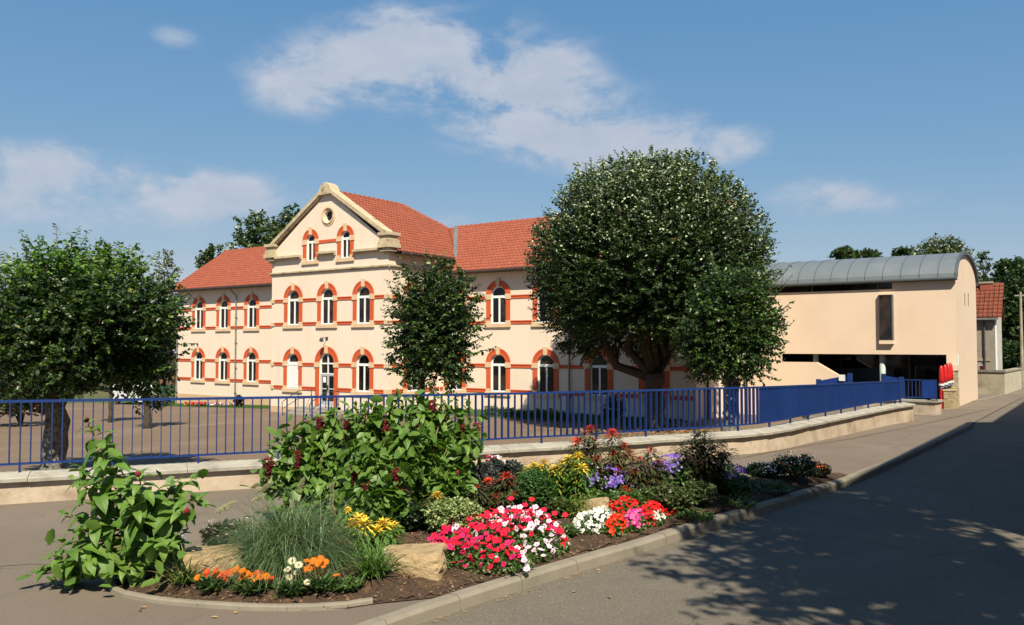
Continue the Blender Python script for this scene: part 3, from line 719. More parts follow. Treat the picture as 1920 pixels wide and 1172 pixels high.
# string course and cornice
def course(z0, z1, pr, x0, x1, Y): 
    m = MB(); m.box((x0, Y - pr, z0 + (z1-z0)*.45), (x1, Y - .003, z1), M_OLDSTONE); m.box((x0, Y - pr * .55, z0), (x1, Y - .003, z0 + (z1-z0)*.45), M_OLDSTONE); return m
course(Z(4.22), Z(4.38), .12, XC0 - .12, XC1 + .12, YC).build('string_course', school, loc=(XC0, YC, Z(4.3)))
MB().box((XC1 + .003, YC - .003, Z(4.30)), (XC1 + .12, YW - .01, Z(4.38)), M_OLDSTONE).box((XC1 + .003, YC - .003, Z(4.22)), (XC1 + .07, YW - .01, Z(4.29)), M_OLDSTONE).build('string_course', school, loc=(XC1, YC, Z(4.3)))
for a, b, z in ((XC0 + .25, GW[0] - .78, 5.10), (GW[0] + .78, GW[1] - .78, 5.16), (GW[1] + .78, XC1 - .25, 5.10)):
    course(Z(z), Z(z + .24), .26, a, b, YC).build('cornice', school, loc=(a, YC, Z(z)))
# oculus ring
rg = MB(); N = 28
for ra, rb_, ya, yb in ((.31, .45, .02, -.09), (.45, .59, -.09, -.05)):
    A = [(ra * math.cos(t), ya if ra < .4 else -.05, ra * math.sin(t)) for t in np.linspace(0, 2*math.pi, N, endpoint=False)]
    B = [(rb_ * math.cos(t), yb if ra < .4 else -.03, rb_ * math.sin(t)) for t in np.linspace(0, 2*math.pi, N, endpoint=False)]
    rg.strip(B, A, M_STONE, closed=True)
    if ra > .4: rg.strip([(x, 0, z) for x, y, z in B], B, M_STONE, closed=True)
oc = link('oculus', rg.mesh('oculus'), school, Vector((-37.0, YC, Z(7.48))) - school.location)
link('pane', MB().poly([(.31 * math.cos(t), .17, .31 * math.sin(t)) for t in np.linspace(0, 2*math.pi, N, endpoint=False)], M_GLASS).mesh('pane'), oc)
# gable coping, apex block and kneelers
for sg in (-1, 1):
    a = Vector((APEX[0] + sg * (XC1 - APEX[0] - .05), YC, Z(5.95))); b = Vector((APEX[0], YC, Z(9.0)))
    dd = (b - a); L = dd.length; dd.normalize(); nn = Vector((-dd.z * (1 if sg < 0 else -1), 0, abs(dd.x))); 
    nst = 7
    for k in range(nst):
        p, q = a + dd * (L * k / nst + .004), a + dd * (L * (k+1) / nst - .004); c = (p + q) / 2
        m = MB(); m.obox(c + nn * .12 + Vector((0, .12, 0)), dd * ((q-p).length/2), (0, .34, 0), nn * .10, M_OLDSTONE); m.obox(c + nn * -.02 + Vector((0, .12, 0)), dd * ((q-p).length/2), (0, .26, 0), nn * .04, M_OLDSTONE)
        m.build('gable_coping', school, loc=tuple(c))
m = MB(); ax, az = APEX[0], Z(9.0)
m.prism([(ax - .62, YC - .24, az - .28), (ax + .62, YC - .24, az - .28), (ax + .34, YC - .24, az + .26), (ax + .06, YC - .24, az + .42), (ax - .06, YC - .24, az + .42), (ax - .34, YC - .24, az + .26)], (0, .72, 0), M_OLDSTONE)
m.build('apex_stone', school, loc=(ax, YC, az))
for x in (XC0 + .06, XC1 - .06):
    m = MB()
    for z0, z1, hw, hd in ((4.98, 5.10, .2, .2), (5.10, 5.30, .36, .34), (5.30, 5.52, .46, .44), (5.52, 5.75, .40, .38), (5.75, 5.92, .34, .32), (5.92, 5.97, .40, .38), (5.97, 6.14, .44, .42)):
        m.box((x - hw, YC + .18 - hd - .1, Z(z0)), (x + hw, YC + .18 + hd - .05, Z(z1) - .002), M_OLDSTONE)
    m.build('kneeler', school, loc=(x, YC, Z(5)))

# roofs: sheets plus individually modelled tiles on the slopes the street sees
TW, TL = .26, .335
def tile_field(name, origin, u, up, n_u, n_v, ok, parent):
    u, up = Vector(u).normalized(), Vector(up).normalized(); nn = u.cross(up); nn = nn if nn.z > 0 else -nn
    prof = [(0, .006), (.10, .038), (.34, .040), (.46, .012), (.96, .008)]
    tv = [(x * TW, 0, z + .028) for x, z in prof] + [(x * TW, TL * 1.04, z) for x, z in prof] + [(x * TW, .0, 0) for x, z in prof]
    tf = [(k, k+1, k+6, k+5) for k in range(4)] + [(k+10, k+11, k+1, k) for k in range(4)]
    pos = []; rr = np.random.default_rng(n_u)
    for j in range(n_v):
        for i in range(n_u):
            p = Vector(origin) + u * (i * TW) + up * (j * TL)
            if ok(p + u * TW/2 + up * TL/2): pos.append(p)
    n = len(pos); jit = rr.normal(size=(n, 3)) * .003; A = np.tile(np.array([list(u), list(up), list(nn)]).T[None], (n, 1, 1))
    pos = np.array(pos) + jit - np.array(list(parent_off))
    me = scatter_mesh(name, tv, tf, pos, A, [M_TILE], rnd=rr.random(n))
    return link(name, me, parent, kind='stuff')
parent_off = school.location
OV = .5
sl_w = (zr - EAVE_W) / 4.5
ev = EAVE_W + .02
def ridge_pt(y): return ev + sl_w * (y - (YW - OV))
YR = YW + 4.5
zR = ridge_pt(YR)
g = MB()
for a, b in ((XL - .35, XC0), (XC1, XR + .25)):
    g.prism([(a, YW - OV, ev), (a, YR, zR), (a, YW + 9.5, ev), (a, YW + 9.5, ev - .12), (a, YR, zR - .14), (a, YW - OV, ev - .12)], (b - a, 0, 0), M_TILEBED)
cy1 = YC - .02
CR, CE = Z(9.0), EAVE_C
slc = (CR - CE) / (5.4)
for sg in (-1, 1):
    xe = APEX[0] + sg * 5.4
    g.poly([(xe, cy1 + .3, CE), (xe, 45.9, CE), (APEX[0], 39.8, CR), (APEX[0], cy1 + .3, CR)], M_TILEBED)
    g.poly([(xe, cy1 + .3, CE - .10), (xe, 45.9, CE - .10), (XC1 if sg > 0 else XC0, 45.9, CE - .10), (XC1 if sg > 0 else XC0, cy1 + .3, CE - .10)], M_GUTTER)
g.poly([(APEX[0] - 5.4, 45.9, CE), (APEX[0] + 5.4, 45.9, CE), (APEX[0], 39.8, CR)], M_TILEBED)
roof = g.build('roof', school)
parent_off = wloc(roof)
def c_slope_z(x): return CE + slc * (APEX[0] + 5.4 - x)
upw = Vector((0, 1, sl_w)); 
n_v = int(math.hypot(YR - YW + OV, zR - ev) / TL)
tile_field('roof_tiles', (XL - .35, YW - OV, ev + .01), (1,0,0), upw, int((XC0 - XL + .35) / TW) + 1, n_v + 1, lambda p: p.x < XC0 and p.z < zR, roof)
tile_field('roof_tiles', (XC1 - 3.6, YW - OV, ev + .01), (1,0,0), upw, int((XR + .25 - XC1 + 3.6) / TW), n_v + 1, lambda p: p.z < zR and (p.x > XC1 + .35 if p.z < CE else p.z > c_slope_z(p.x) + .02), roof)
def okc(p):
    if p.z > CR: return False
    ymax = 39.8 + (p.x - APEX[0]) * (6.1 / 5.4); 
    if p.y > ymax: return False
    return p.z > ridge_pt(p.y) - .03 or p.y > YR
upc = Vector((-1, 0, slc))
tile_field('roof_tiles', (APEX[0] + 5.4, cy1 + .32, CE + .012), (0,1,0), upc, 48, int(math.hypot(5.4, CR - CE) / TL) + 1, okc, roof)
# ridge tiles, one by one
def ridge_tiles(a, b, parent, L=.40):
    a, b = Vector(a), Vector(b); D = (b - a); n = int(D.length / L); D.normalize(); side = D.cross(Vector((0, 0, 1))).normalized(); upv = side.cross(D)
    mb = MB()
    for r_, off, t in ((.13, 0, 0), (.15, .0, 1)):
        pass
    prof = lambda r: [(r * math.cos(t), r * math.sin(t) * .9) for t in np.linspace(-.25, math.pi + .25, 8)]
    A = [(0, x, z) for x, z in prof(.125)]; B = [(L * .93, x, z) for x, z in prof(.115)]; C = [(0, x * 1.2, z * 1.2) for x, z in prof(.125)]; D2 = [(.06, x * 1.2, z * 1.2) for x, z in prof(.125)]
    mb.strip(A, B, M_TILE); mb.strip(C, D2, M_TILE); mb.strip(D2, [(.06, x, z) for _, x, z in A], M_TILE); mb.strip(A, C, M_TILE)
    me = mb.mesh('ridge_tile'); rot = Matrix((D, -side, upv)).transposed().to_euler()
    for k in range(n): link('ridge_tile', me, parent, a + D * (k * L) - wloc(parent) - Vector((0,0,.03)), rot)
ridge_tiles((XL - .3, YR, zR), (XC0 + .5, YR, zR), roof); ridge_tiles((-34.6, YR, zR), (XR + .2, YR, zR), roof)
ridge_tiles((APEX[0], YC + .5, CR), (APEX[0], 39.8, CR), roof); fh_ = (CR - zR) / (CR - CE) + .04; ridge_tiles((APEX[0], 39.8, CR), (APEX[0] + 5.4 * fh_, 39.8 + 6.1 * fh_, CR - (CR - CE) * fh_), roof)
# valley flashing, gutters, downpipes
v0 = Vector((-31.7 + .0, YW - OV + (CE - ev) / sl_w, CE + .03)); v1 = Vector((-34.55, YR - .1, zR + .05))
m = MB(); side = Vector((.16, .0, 0)); m.prism([v0 - side, v0 + side, v1 + side, v1 - side], (0, 0, .05), M_PIPE); m.build('valley_flashing', school)
def gutter(a, b, name='gutter'):
    a, b = Vector(a), Vector(b); D = (b - a).normalized(); o = D.cross(Vector((0, 0, 1))); m = MB()
    pr = [(.0, .04), (.0, -.10), (.05, -.15), (.12, -.13), (.16, -.06), (.16, .03), (.14, .03), (.13, -.05), (.04, -.08), (.02, .0)]
    m.prism([a + o * x + Vector((0, 0, z)) for x, z in pr], b - a, M_GUTTER); m.build(name, school)
gutter((XL - .35, YW - OV - .0, ev - .02), (XC0 - .0, YW - OV, ev - .02)); gutter((XC1 + .45, YW - OV, ev - .02), (XR + .25, YW - OV, ev - .02))
gutter((APEX[0] + 5.4, YC + .55, CE - .02), (APEX[0] + 5.4, 38.4, CE - .02))
def downpipe(x, Y, ztop_, zbot, label=None):
    m = MB(); m.tube([(x, Y - OV - .06, ztop_), (x, Y - OV + .02, ztop_ - .18), (x + .08, Y - .12, ztop_ - .55), (x + .08, Y - .11, ztop_ - .8), (x + .08, Y - .11, zbot)], .05, M_PIPE, 8)
    for z in np.arange(zbot + .8, ztop_ - 1, 1.8): m.box((x + .01, Y - .17, z), (x + .15, Y - .003, z + .05), M_PIPE)
    m.build('downpipe', school, smooth=False)
downpipe(-51.3, YW, ev - .12, Z(-4.3)); downpipe(-23.3, YW, ev - .12, Z(-3.6)); downpipe(XL + .1, YW, ev - .12, Z(-4.5))
for a, b in ((XL - .3, XC0), (XC1 + .003, XR + .2)): MB().box((a, YW - OV + .02, ev - .14), (b, YW - .003, ev - .125), M_GUTTER).build('soffit', school)

# steps and handrails at the entrance
steps = thing('entrance_steps', 'grey concrete steps leading up to the arched school door', 'steps', (W_MID[1], YC - .1, yard_z(W_MID[1])))
M_CONC = mat('step_concrete', (.34,.31,.26), (.27,.24,.2), 3, .9, .4, 40)
y_g = yard_z(W_MID[1])
for k in range(4):
    zt_ = Z(-3.56) - k * .15; dd = 1.2 + k * .32; hw = 1.25 + k * .30
    if zt_ <= y_g: continue
    MB().box((W_MID[1] - hw, YC - .055 - dd, y_g - .05 if k == 3 else zt_ - .15), (W_MID[1] + hw, YC - .055 - (dd - .32 if k else 0), zt_), M_CONC).box((W_MID[1] - hw, YC - .056 - dd + .32, zt_ - .15), (W_MID[1] + hw, YC - .0552, zt_ - .002 if k == 0 else zt_ - .001), M_CONC).build('step', steps, loc=(W_MID[1], YC, zt_)) if k == 0 else \
    MB().box((W_MID[1] - hw, YC - .055 - dd, y_g - .05), (W_MID[1] + hw, YC - .055, zt_), M_CONC).build('step', steps, loc=(W_MID[1], YC, zt_))
for sg in (-1, 1):
    hr = thing('handrail', ('dark tubular handrail on the left side of the school entrance steps' if sg < 0 else 'dark tubular handrail on the right side of the school entrance steps'), 'handrail', (W_MID[1] + sg * 1.15, YC - 1, y_g), group='handrails at the school entrance')
    x = W_MID[1] + sg * 1.15; zt_ = Z(-3.56); mb = MB()
    mb.tube([(x, YC - .1, zt_ + .9), (x, YC - 1.1, zt_ + .9), (x, YC - 2.1, zt_ + .42), (x, YC - 2.25, zt_ + .3), (x, YC - 2.2, y_g)], .022, M_DARKMETAL)
    mb.tube([(x, YC - .1, zt_ + .45), (x, YC - 1.1, zt_ + .45), (x, YC - 2.2, zt_ - .05)], .018, M_DARKMETAL)
    mb.build('rail', hr)
    for yy in (.12, 1.1): MB().tube([(x, YC - yy, zt_ - .02), (x, YC - yy, zt_ + .9)], .022, M_DARKMETAL).build('post', hr, loc=(x, YC - yy, zt_))

# ------------------------------------------------------------------ modern extension
YM = 43.2
def MX(px): return onY(px, YM)
def MZ(px, py): return zat(px, py, YM)
XM0, XM1 = MX(1338), -5.85
EV = zat(1500, 538.5, YM - .15) + .16; SOF = MZ(1600, 664); DEPTH = 7.1; HB = Z(4.40) - EV
ext = thing('modern_extension', 'peach modern hall with curved grey zinc roof and open ground floor', 'building', (XM1, YM, street_z(40)))
xo = MX(1466); xbe = MX(1671)
g = MB()
# upper front wall: strip window zone left of xbe ends lower
zs_top = MZ(1500, 548)
wb0, wb1 = MX(1650), MX(1674); wz0, wz1 = MZ(1662, 636), MZ(1662, 553)
g.poly([(XM0, YM, SOF), (wb0, YM, SOF), (wb0, YM, zs_top), (XM0, YM, zs_top)], M_PEACH)
g.poly([(wb0, YM, SOF), (wb1, YM, SOF), (wb1, YM, wz0), (wb0, YM, wz0)], M_PEACH)
g.poly([(wb0, YM, wz1), (wb1, YM, wz1), (wb1, YM, zs_top), (wb0, YM, zs_top)], M_PEACH)
g.poly([(wb1, YM, SOF), (XM1, YM, SOF), (XM1, YM, EV), (wb1, YM, EV)], M_PEACH)
g.box((XM0, YM + .003, zs_top - .2), (wb1, YM + .5, zs_top - .002), M_PEACH)
g.poly([(xo, YM, SOF), (XM1, YM, SOF), (XM1, YM + .5, SOF), (xo, YM + .5, SOF)], M_PEACH)
# below the soffit: left part solid to the ground, low parapet with the slanting top
g.poly([(XM0, YM, Z(-4.6)), (xo, YM, Z(-4.6)), (xo, YM, SOF), (XM0, YM, SOF)], M_PEACH)
pz = MZ(1500, 679); x1, x2 = MX(1530), MX(1580); pz2 = MZ(1580, 709)
para = [(xo, YM, Z(-4.6)), (x2, YM, Z(-4.6)), (x2, YM, pz2), (x1, YM, pz), (xo, YM, pz)]
g.prism(para, (0, .3, 0), M_PEACH)
# right pier (front leg and whole gable side)
pxl = XM1 - .42
g.poly([(pxl, YM, Z(-3.2)), (XM1, YM, Z(-3.2)), (XM1, YM, SOF), (pxl, YM, SOF)], M_PEACH); g.poly([(pxl, YM, Z(-3.2)), (pxl, YM, SOF), (pxl, YM + .5, SOF), (pxl, YM + .5, Z(-3.2))], M_PEACH)
prof = [(YM + DEPTH/2 - DEPTH/2 * math.cos(t), EV + HB * math.sin(t)) for t in np.linspace(0, math.pi, 29)]
# gable side with two narrow arched slots
def gtop(s): 
    c = (s - YM - DEPTH/2) / (DEPTH/2); return EV + HB * math.sqrt(max(0, 1 - c*c))
def ys_at(px): d = ray(px, 600); return (d * (XM1 / d.x)).y
slots = []
for px in (1810, 1816.5):
    y = ys_at(px); t = y / (ray(px, 600).y); slots.append(window(y, .30, E + ray(px, 574).z * t, E + ray(px, 555).z * t))
BREAKS = [p[0] for p in prof[1:-1] if all(abs(p[0] - o['s']) > .16 for o in slots)]
facade(g, lambda s, z, d: (XM1 - d, s, z), YM, YM + DEPTH, lambda s: Z(-3.2), gtop, slots, M_PEACH, depth=.3)
g.poly([(XM0, YM, Z(-4.6)), (XM0, YM + DEPTH, Z(-4.6))] + [(XM0, y, z) for y, z in reversed(prof)], M_PEACH)
g.poly([(XM0, YM + DEPTH, Z(-4.6)), (XM1, YM + DEPTH, Z(-4.6)), (XM1, YM + DEPTH, EV), (XM0, YM + DEPTH, EV)], M_PEACH)
g.build('wall', ext)
for o_ in slots: MB().poly([(XM1 - .012, o_['s'] - .15, o_['zb']), (XM1 - .012, o_['s'] + .15, o_['zb']), (XM1 - .012, o_['s'] + .15, o_['zs'] + .15), (XM1 - .012, o_['s'] - .15, o_['zs'] + .15)], mat('slot_dark', (.10,.085,.05), rough=1, spec=0)).build('slot_pane', ext)
# ceiling of the open floor, strip window
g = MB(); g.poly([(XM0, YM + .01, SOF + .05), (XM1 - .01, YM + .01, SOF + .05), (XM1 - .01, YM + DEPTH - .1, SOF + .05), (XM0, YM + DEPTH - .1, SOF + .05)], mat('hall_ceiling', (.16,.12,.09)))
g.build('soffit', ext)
sw = link('strip_window', MB().box((XM0, YM + .12, zs_top), (wb1, YM + .16, EV), M_GLASS).mesh('strip', ext.location), ext)
for px in (1523, 1647): x = MX(px); MB().box((x - .05, YM + .04, zs_top), (x + .05, YM + .117, EV), M_DARKMETAL).build('mullion', sw)
MB().box((XM0, YM + .0, EV - .10), (wb1 - .003, YM + .11, EV - .02), M_DARKMETAL).build('head', sw)
# curved zinc roof in sheets with standing seams
roof = link('roof', MB().prism([(XM0 - .2, y, z - .12) for y, z in prof], (XM1 - .06 - XM0 + .2, 0, 0), M_ZINCDK).mesh('roof', ext.location), ext)
def rp(t, r=0): return (YM + DEPTH/2 - (DEPTH/2 + .16 + r) * math.cos(t), EV + .04 + (HB + .06 + r) * math.sin(t))
ts = np.linspace(0, math.pi, 25); xs_ = list(np.arange(XM1 + .12, XM0 - .5, -.80)); 
rw = wloc(roof)
mb = MB(); mb.strip([(0, *rp(t)) for t in ts], [(-.775, *rp(t)) for t in ts], M_ZINC); sheet = mb.mesh('roof_panel', (0, rw.y, rw.z))
mb = MB(); mb.strip([(.012, *rp(t)) for t in ts], [(.012, *rp(t, .022)) for t in ts], M_ZINCDK); mb.strip([(.012, *rp(t, .022)) for t in ts], [(-.012, *rp(t, .022)) for t in ts], M_ZINCDK); mb.strip([(-.012, *rp(t, .022)) for t in ts], [(-.012, *rp(t)) for t in ts], M_ZINCDK)
seam = mb.mesh('standing_seam', (0, rw.y, rw.z))
for k, x in enumerate(xs_): link('roof_panel', sheet, roof, (x - rw.x - .012, 0, 0)); link('standing_seam', seam, roof, (x - rw.x, 0, 0))
g = MB(); y_, z_ = rp(0); pr = [(y_ + .02, z_ + .02), (y_ - .10, z_ + .0), (y_ - .13, z_ - .03), (y_ - .13, z_ - .09), (y_ - .06, z_ - .13), (y_ + .12, z_ - .15), (y_ + .12, z_ - .05)]
g.prism([(XM0 - .3, y, z) for y, z in pr], (XM1 + .1 - XM0 + .3, 0, 0), M_ZINCDK); g.build('gutter', ext)
g = MB(); A = [(XM1 + .13, *rp(t, .03)) for t in ts]; B = [(XM1 + .13, *rp(t, -.10)) for t in ts]; g.strip(A, B, M_ZINCDK); g.strip([(x - .12, y, z) for x, y, z in A], A, M_ZINCDK); g.strip(B, [(x - .12, y, z) for x, y, z in B], M_ZINCDK); g.build('verge_trim', ext)
# box window
bx = MB(); pr = .18; zb_ = MZ(1662, 645)
bx.box((wb0 - .02, YM - pr, wz1), (wb1 + .05, YM - .003, wz1 + .07), M_PEACH)
bx.box((wb0 - .02, YM - pr, zb_), (wb1 + .05, YM - .003, wz0 - .06), M_PEACH); bx.box((wb1 + .01, YM - pr, wz0 - .06), (wb1 + .05, YM - .003, wz1), M_PIPE)
bx.box((wb0 - .02, YM - pr, wz0 - .06), (wb1 + .01, YM - .003, wz0), M_DARKMETAL); bx.box((wb0 - .02, YM - pr, wz0), (wb0 + .03, YM - pr + .05, wz1), M_DARKMETAL)
bx.box((wb1 - .04, YM - pr, wz0), (wb1 + .01, YM - pr + .05, wz1), M_DARKMETAL); bx.box((wb0 - .02, YM - pr + .051, wz0), (wb0 + .02, YM - .003, wz1), M_PEACH)
bo = link('box_window', bx.mesh('box_window', ext.location), ext)
MB().poly([(wb0 + .03, YM - pr + .03, wz0), (wb1 - .04, YM - pr + .03, wz0), (wb1 - .04, YM - pr + .03, wz1), (wb0 + .03, YM - pr + .03, wz1)], M_GLASS).build('pane', bo)
# round columns of the open floor
M_COL = mat('grey_column', (.36,.42,.42), rough=.5)
for px in (1524.5, 1650, 1788): x = MX(px); MB().tube([(x, YM + .4, Z(-4.4)), (x, YM + .4, SOF + .04)], .135, M_COL, 14).build('column', ext, smooth=True, loc=(x, YM + .4, Z(-4.4)))
# glazed hall wall inside the open floor
YI = YM + 4.2; gl = link('glazed_wall', MB().box((XM0 + .3, YI, Z(-4.5)), (XM1 - .35, YI + .05, SOF + .04), M_GLASS).mesh('glazed_wall', ext.location), ext)
for x in np.arange(XM0 + .4, XM1 - .4, 1.7): MB().box((x - .05, YI - .08, Z(-4.4)), (x + .05, YI - .002, SOF + .03), M_DARKMETAL).build('mullion', gl, loc=(x, YI, Z(-4.4)))
MB().box((XM0 + .3, YI - .09, Z(-2.2)), (XM1 - .35, YI - .003, Z(-2.1)), M_DARKMETAL).build('transom', gl)
g = MB(); g.box((XM0 + .31, YI - .12, Z(-4.5)), (MX(1640), YI - .095, Z(-1.25)), mat('blue_grey_panel', (.035,.07,.12), rough=.4)); g.build('lower_panel', gl)
tag(MB().box((XM0, YM + .02, Z(-4.4)), (XM1 - .45, YM + DEPTH - .1, Z(-3.66)), M_CONC).build('hall_floor', ext), None)
# dark doorway passage between the school and the hall
pas = thing('link_passage', 'dark glazed passage between the school wing and the peach hall', 'passage', (XR + .2, YW + 1.2, Z(-3.65)))
g = MB(); g.box((XR + .01, YW + 1.3, Z(-3.7)), (XM0 + 1.0, YW + 1.35, Z(-.6)), M_GLASS); g.build('glazing', pas)
MB().box((XR + .01, YW + 1.0, Z(-.6)), (XM0 + 1.2, YM - .02, Z(-.35)), M_ZINCDK).build('roof', pas)
for x in (XR + .08, XR + 1.1, XR + 2.0): MB().box((x - .04, YW + 1.22, Z(-3.7)), (x + .04, YW + 1.297, Z(-.6)), M_DARKMETAL).build('mullion', pas, loc=(x, YW, Z(-3)))
MB().box((XR + .05, YW + .2, Z(-3.72)), (XM0 + 1.0, YW + 1.2, Z(-3.52)), M_CONC).build('step', pas)
# ------------------------------------------------------------------ entrance gap right of the long railing: low wall, short railing, stone pier, red barrier poles
def GS(px, py, it=3):
    z = 0.0
    for _ in range(it): p = G(px, py, z); z = street_z(p.y)
    return p
SW = thing('side_wall', 'short low cream wall between the long railing and the stone pier', 'wall', tuple(GS(1725, 781)))
a, b, c = GS(1692, 786) + Vector((0, 1.2, 0)), GS(1742, 784), GS(1762, 778)
b = Vector((b.x, 37.6, street_z(37))); a = Vector((-8.7, 37.9, street_z(37))); c = Vector((onY(1762, 38.4), 38.4, street_z(37)))
zc = E + ray(1725, 750).z * (37.6 / ray(1725, 750).y); mb = MB()
for p, q in ((a, b), (b, c)):
    d = (q - p).normalized(); n_ = Vector((d.y, -d.x, 0)); mb.prism([p - Vector((0,0,.2)), q - Vector((0,0,.2)), Vector((q.x, q.y, zc - .09)), Vector((p.x, p.y, zc - .09))], -n_ * .3, M_WALL)
mb.build('wall_face', SW)
for p, q in ((a, b), (b, c)):
    d = (q - p).normalized(); n_ = Vector((d.y, -d.x, 0)); m = MB(); p2, q2 = p + n_ * .07 - d * .03, q + n_ * .07 + d * .05
    m.prism([Vector((v.x, v.y, zc - .085)) for v in (p2, q2, q2 - n_ * .45, p2 - n_ * .45)], (0, 0, .085), M_COPE); m.build('coping_stone', SW, loc=tuple(p))
zt = E + ray(1720, 712).z * (37.7 / ray(1720, 712).y)
SR = thing('side_railing', 'short blue railing with a solid blue sheet beside the stone pier', 'railing', (a.x, a.y, zc))
y_ = 37.95; xa, xb, xc_ = onY(1691, y_), onY(1727, y_), onY(1752, y_)
MB().box((xa, y_ - .02, zt - .04), (xc_, y_ + .02, zt), M_BLUE).build('top_rail', SR); MB().box((xa, y_ - .02, zc + .06), (xc_, y_ + .02, zc + .10), M_BLUE).build('bottom_rail', SR)
for px in (1694, 1701, 1708, 1715, 1722): x = onY(px, y_); MB().box((x - .014, y_ - .014, zc + .101), (x + .014, y_ + .014, zt - .041), M_BLUE).build('baluster', SR, loc=(x, y_, zc))
MB().box((xb, y_ - .012, zc + .101), (xc_, y_ + .012, zt - .041), M_BLUEPANEL).build('panel', SR, loc=(xb, y_, zc))
for x in (xb - .02, xc_): MB().box((x, y_ - .02, zc - .01), (x + .04, y_ + .02, zt + .0), M_BLUE).build('post', SR, loc=(x, y_, zc))

# rubble stone pier with stepped top
PIER = thing('stone_pier', 'rubble stone pier with peach cap against the corner of the hall', 'pier', tuple(GS(1783, 772)))
M_RUB = mat('rubble_stone', (.50,.40,.24), (.36,.28,.16), var='inst', rough=.9, bump=.5, bscale=25)
yp0, yp1 = 41.6, YM - .02; xr = onY(1797, yp0); 
def P_y(py, Y=42.4): return E + ray(1780, py).z * (Y / ray(1780, py).y)
xp0 = onY(1766.5, yp0); xp1 = XM1 + .06
zb = street_z(39) - .05; z_lo, z_hi = P_y(731), P_y(694)
core = MB(); core.box((xp0 + .04, yp0 + .04, zb), (xp1 - .02, yp0 + .85, z_lo - .03), mat('mortar', (.30,.25,.17), rough=.95)); core.box((xp0 + .04, yp0 + .85, zb), (xp1 - .02, YM - .01, z_hi - .03), mat('mortar', (.22,.18,.12)))
core.build('core', PIER)
rng = random.Random(11); stones = {}
def stone_course(face, u0, u1, z, h, fixed):
    u = u0
    while u < u1 - .03:
        L = min(rng.uniform(.14, .36), u1 - u)
        if u1 - (u + L) < .08: L = u1 - u
        key = (round(L, 1), rng.randint(0, 2)); dd = rng.uniform(.03, .06)
        mb = MB(); e = .012
        if face == 'f': mb.box((0, 0, 0), (L - .012, dd, h - .012), M_RUB); o = link('stone', mb.mesh('stone'), PIER, Vector((u, fixed + .045 - dd, z)) - PIER.location)
        else: mb.box((0, 0, 0), (dd, L - .012, h - .012), M_RUB); o = link('stone', mb.mesh('stone'), PIER, Vector((fixed - .03, u, z)) - PIER.location)
        u += L
z = zb
while z < z_hi - .06:
    h = rng.uniform(.085, .13)
    if z < z_lo - .04: stone_course('f', xp0, xp1, z, h, yp0); stone_course('s', yp0 + .05, yp0 + .85, z, h, xp1)
    else: stone_course('f', xp0 + .12, xp1, z, h, yp0 + .8)
    stone_course('s', yp0 + .9, YM - .02, z, h, xp1); z += h
MB().box((xp0 + .05, yp0 + .78, z_hi - .02), (xp1 + .05, YM - .004, z_hi + .24), M_PEACH).build('cap', PIER, loc=(xp0, yp0, z_hi))
MB().box((xp0 - .03, yp0 - .03, z_lo - .02), (xp1 + .05, yp0 + .76, z_lo + .05), M_OLDSTONE).build('ledge', PIER, loc=(xp0, yp0, z_lo))
# red barrier poles in white and blue sockets
M_RED = mat('red_plastic', (.55,.012,.015), (.42,.01,.012), 5, .4, spec=.5); M_SOCK = mat('white_plastic', (.7,.7,.68), rough=.5)
for k, (px, py0) in enumerate(((1763, 722), (1770, 720), (1776, 717.5), (1780.5, 716))):
    Y = yp0 + .10 + k * .2; x = onY(px, Y); z0 = E + ray(px, py0).z * (Y / ray(px, py0).y)
    txt = ('first closed red barrier pole on the stone ledge, nearest the blue sheet', 'second closed red barrier pole along the stone ledge', 'third closed red barrier pole along the stone ledge', 'last closed red barrier pole on the ledge, beneath the peach cap')[k]
    t = thing('barrier_pole', txt, 'barrier pole', (x, Y, z0), group='red barrier poles on the stone pier'); H = .86
    MB().tube([(x, Y, z0 + .06), (x, Y, z0 + .25), (x, Y, z0 + .6), (x, Y, z0 + .76), (x, Y, z0 + .84), (x, Y, z0 + .87)], [.10, .105, .095, .075, .05, .015], M_RED, 10).build('hood', t, smooth=True)
    MB().tube([(x, Y, z0 - .02), (x, Y, z0 + .06)], .125, M_SOCK, 10).build('socket', t, smooth=False); MB().tube([(x, Y, z0 - .14), (x, Y, z0 - .021)], .09, mat('blue_grey_plastic', (.12,.16,.25)), 8).build('socket_base', t)
    if k == 0: MB().tube([(x, Y - .2, street_z(Y) - .02), (x, Y - .17, z0 - .14)], .05, M_RED, 8).build('foot', t)
# small blue ramp railing in front of the hall's slanting parapet
RR = thing('ramp_railing', 'small blue railing with end posts on the ramp before the hall', 'railing', (MX(1560), YM - 1.6, Z(-1.6)))
yy = YM - 1.5; f = lambda px, py: (onY(px, yy), yy, E + ray(px, py).z * (yy / ray(px, py).y))
for k, (p0, p1, q) in enumerate((((1533, 714), (1592, 703), 0), ((1655, 704), (1688, 710), 0))):
    A, B = f(*p0), f(*p1)
    MB().prism([A, B, (B[0], B[1], B[2] - .35), (A[0], A[1], A[2] - .35)], (0, .03, 0), M_BLUEPANEL).build('panel', RR, loc=A)
    for X_, zz in ((A[0], A[2]), (B[0], B[2])): MB().box((X_ - .1, yy - .06, Z(-4)), (X_ + .1, yy + .1, zz + .08), M_BLUE).build('post', RR, loc=(X_, yy, Z(-2)))
A = f(1572, 706); MB().box((A[0], yy - .09, A[2] - .2), (A[0] + .28, yy - .06, A[2] + .09), M_SOCK).build('letter_box', RR, loc=A)

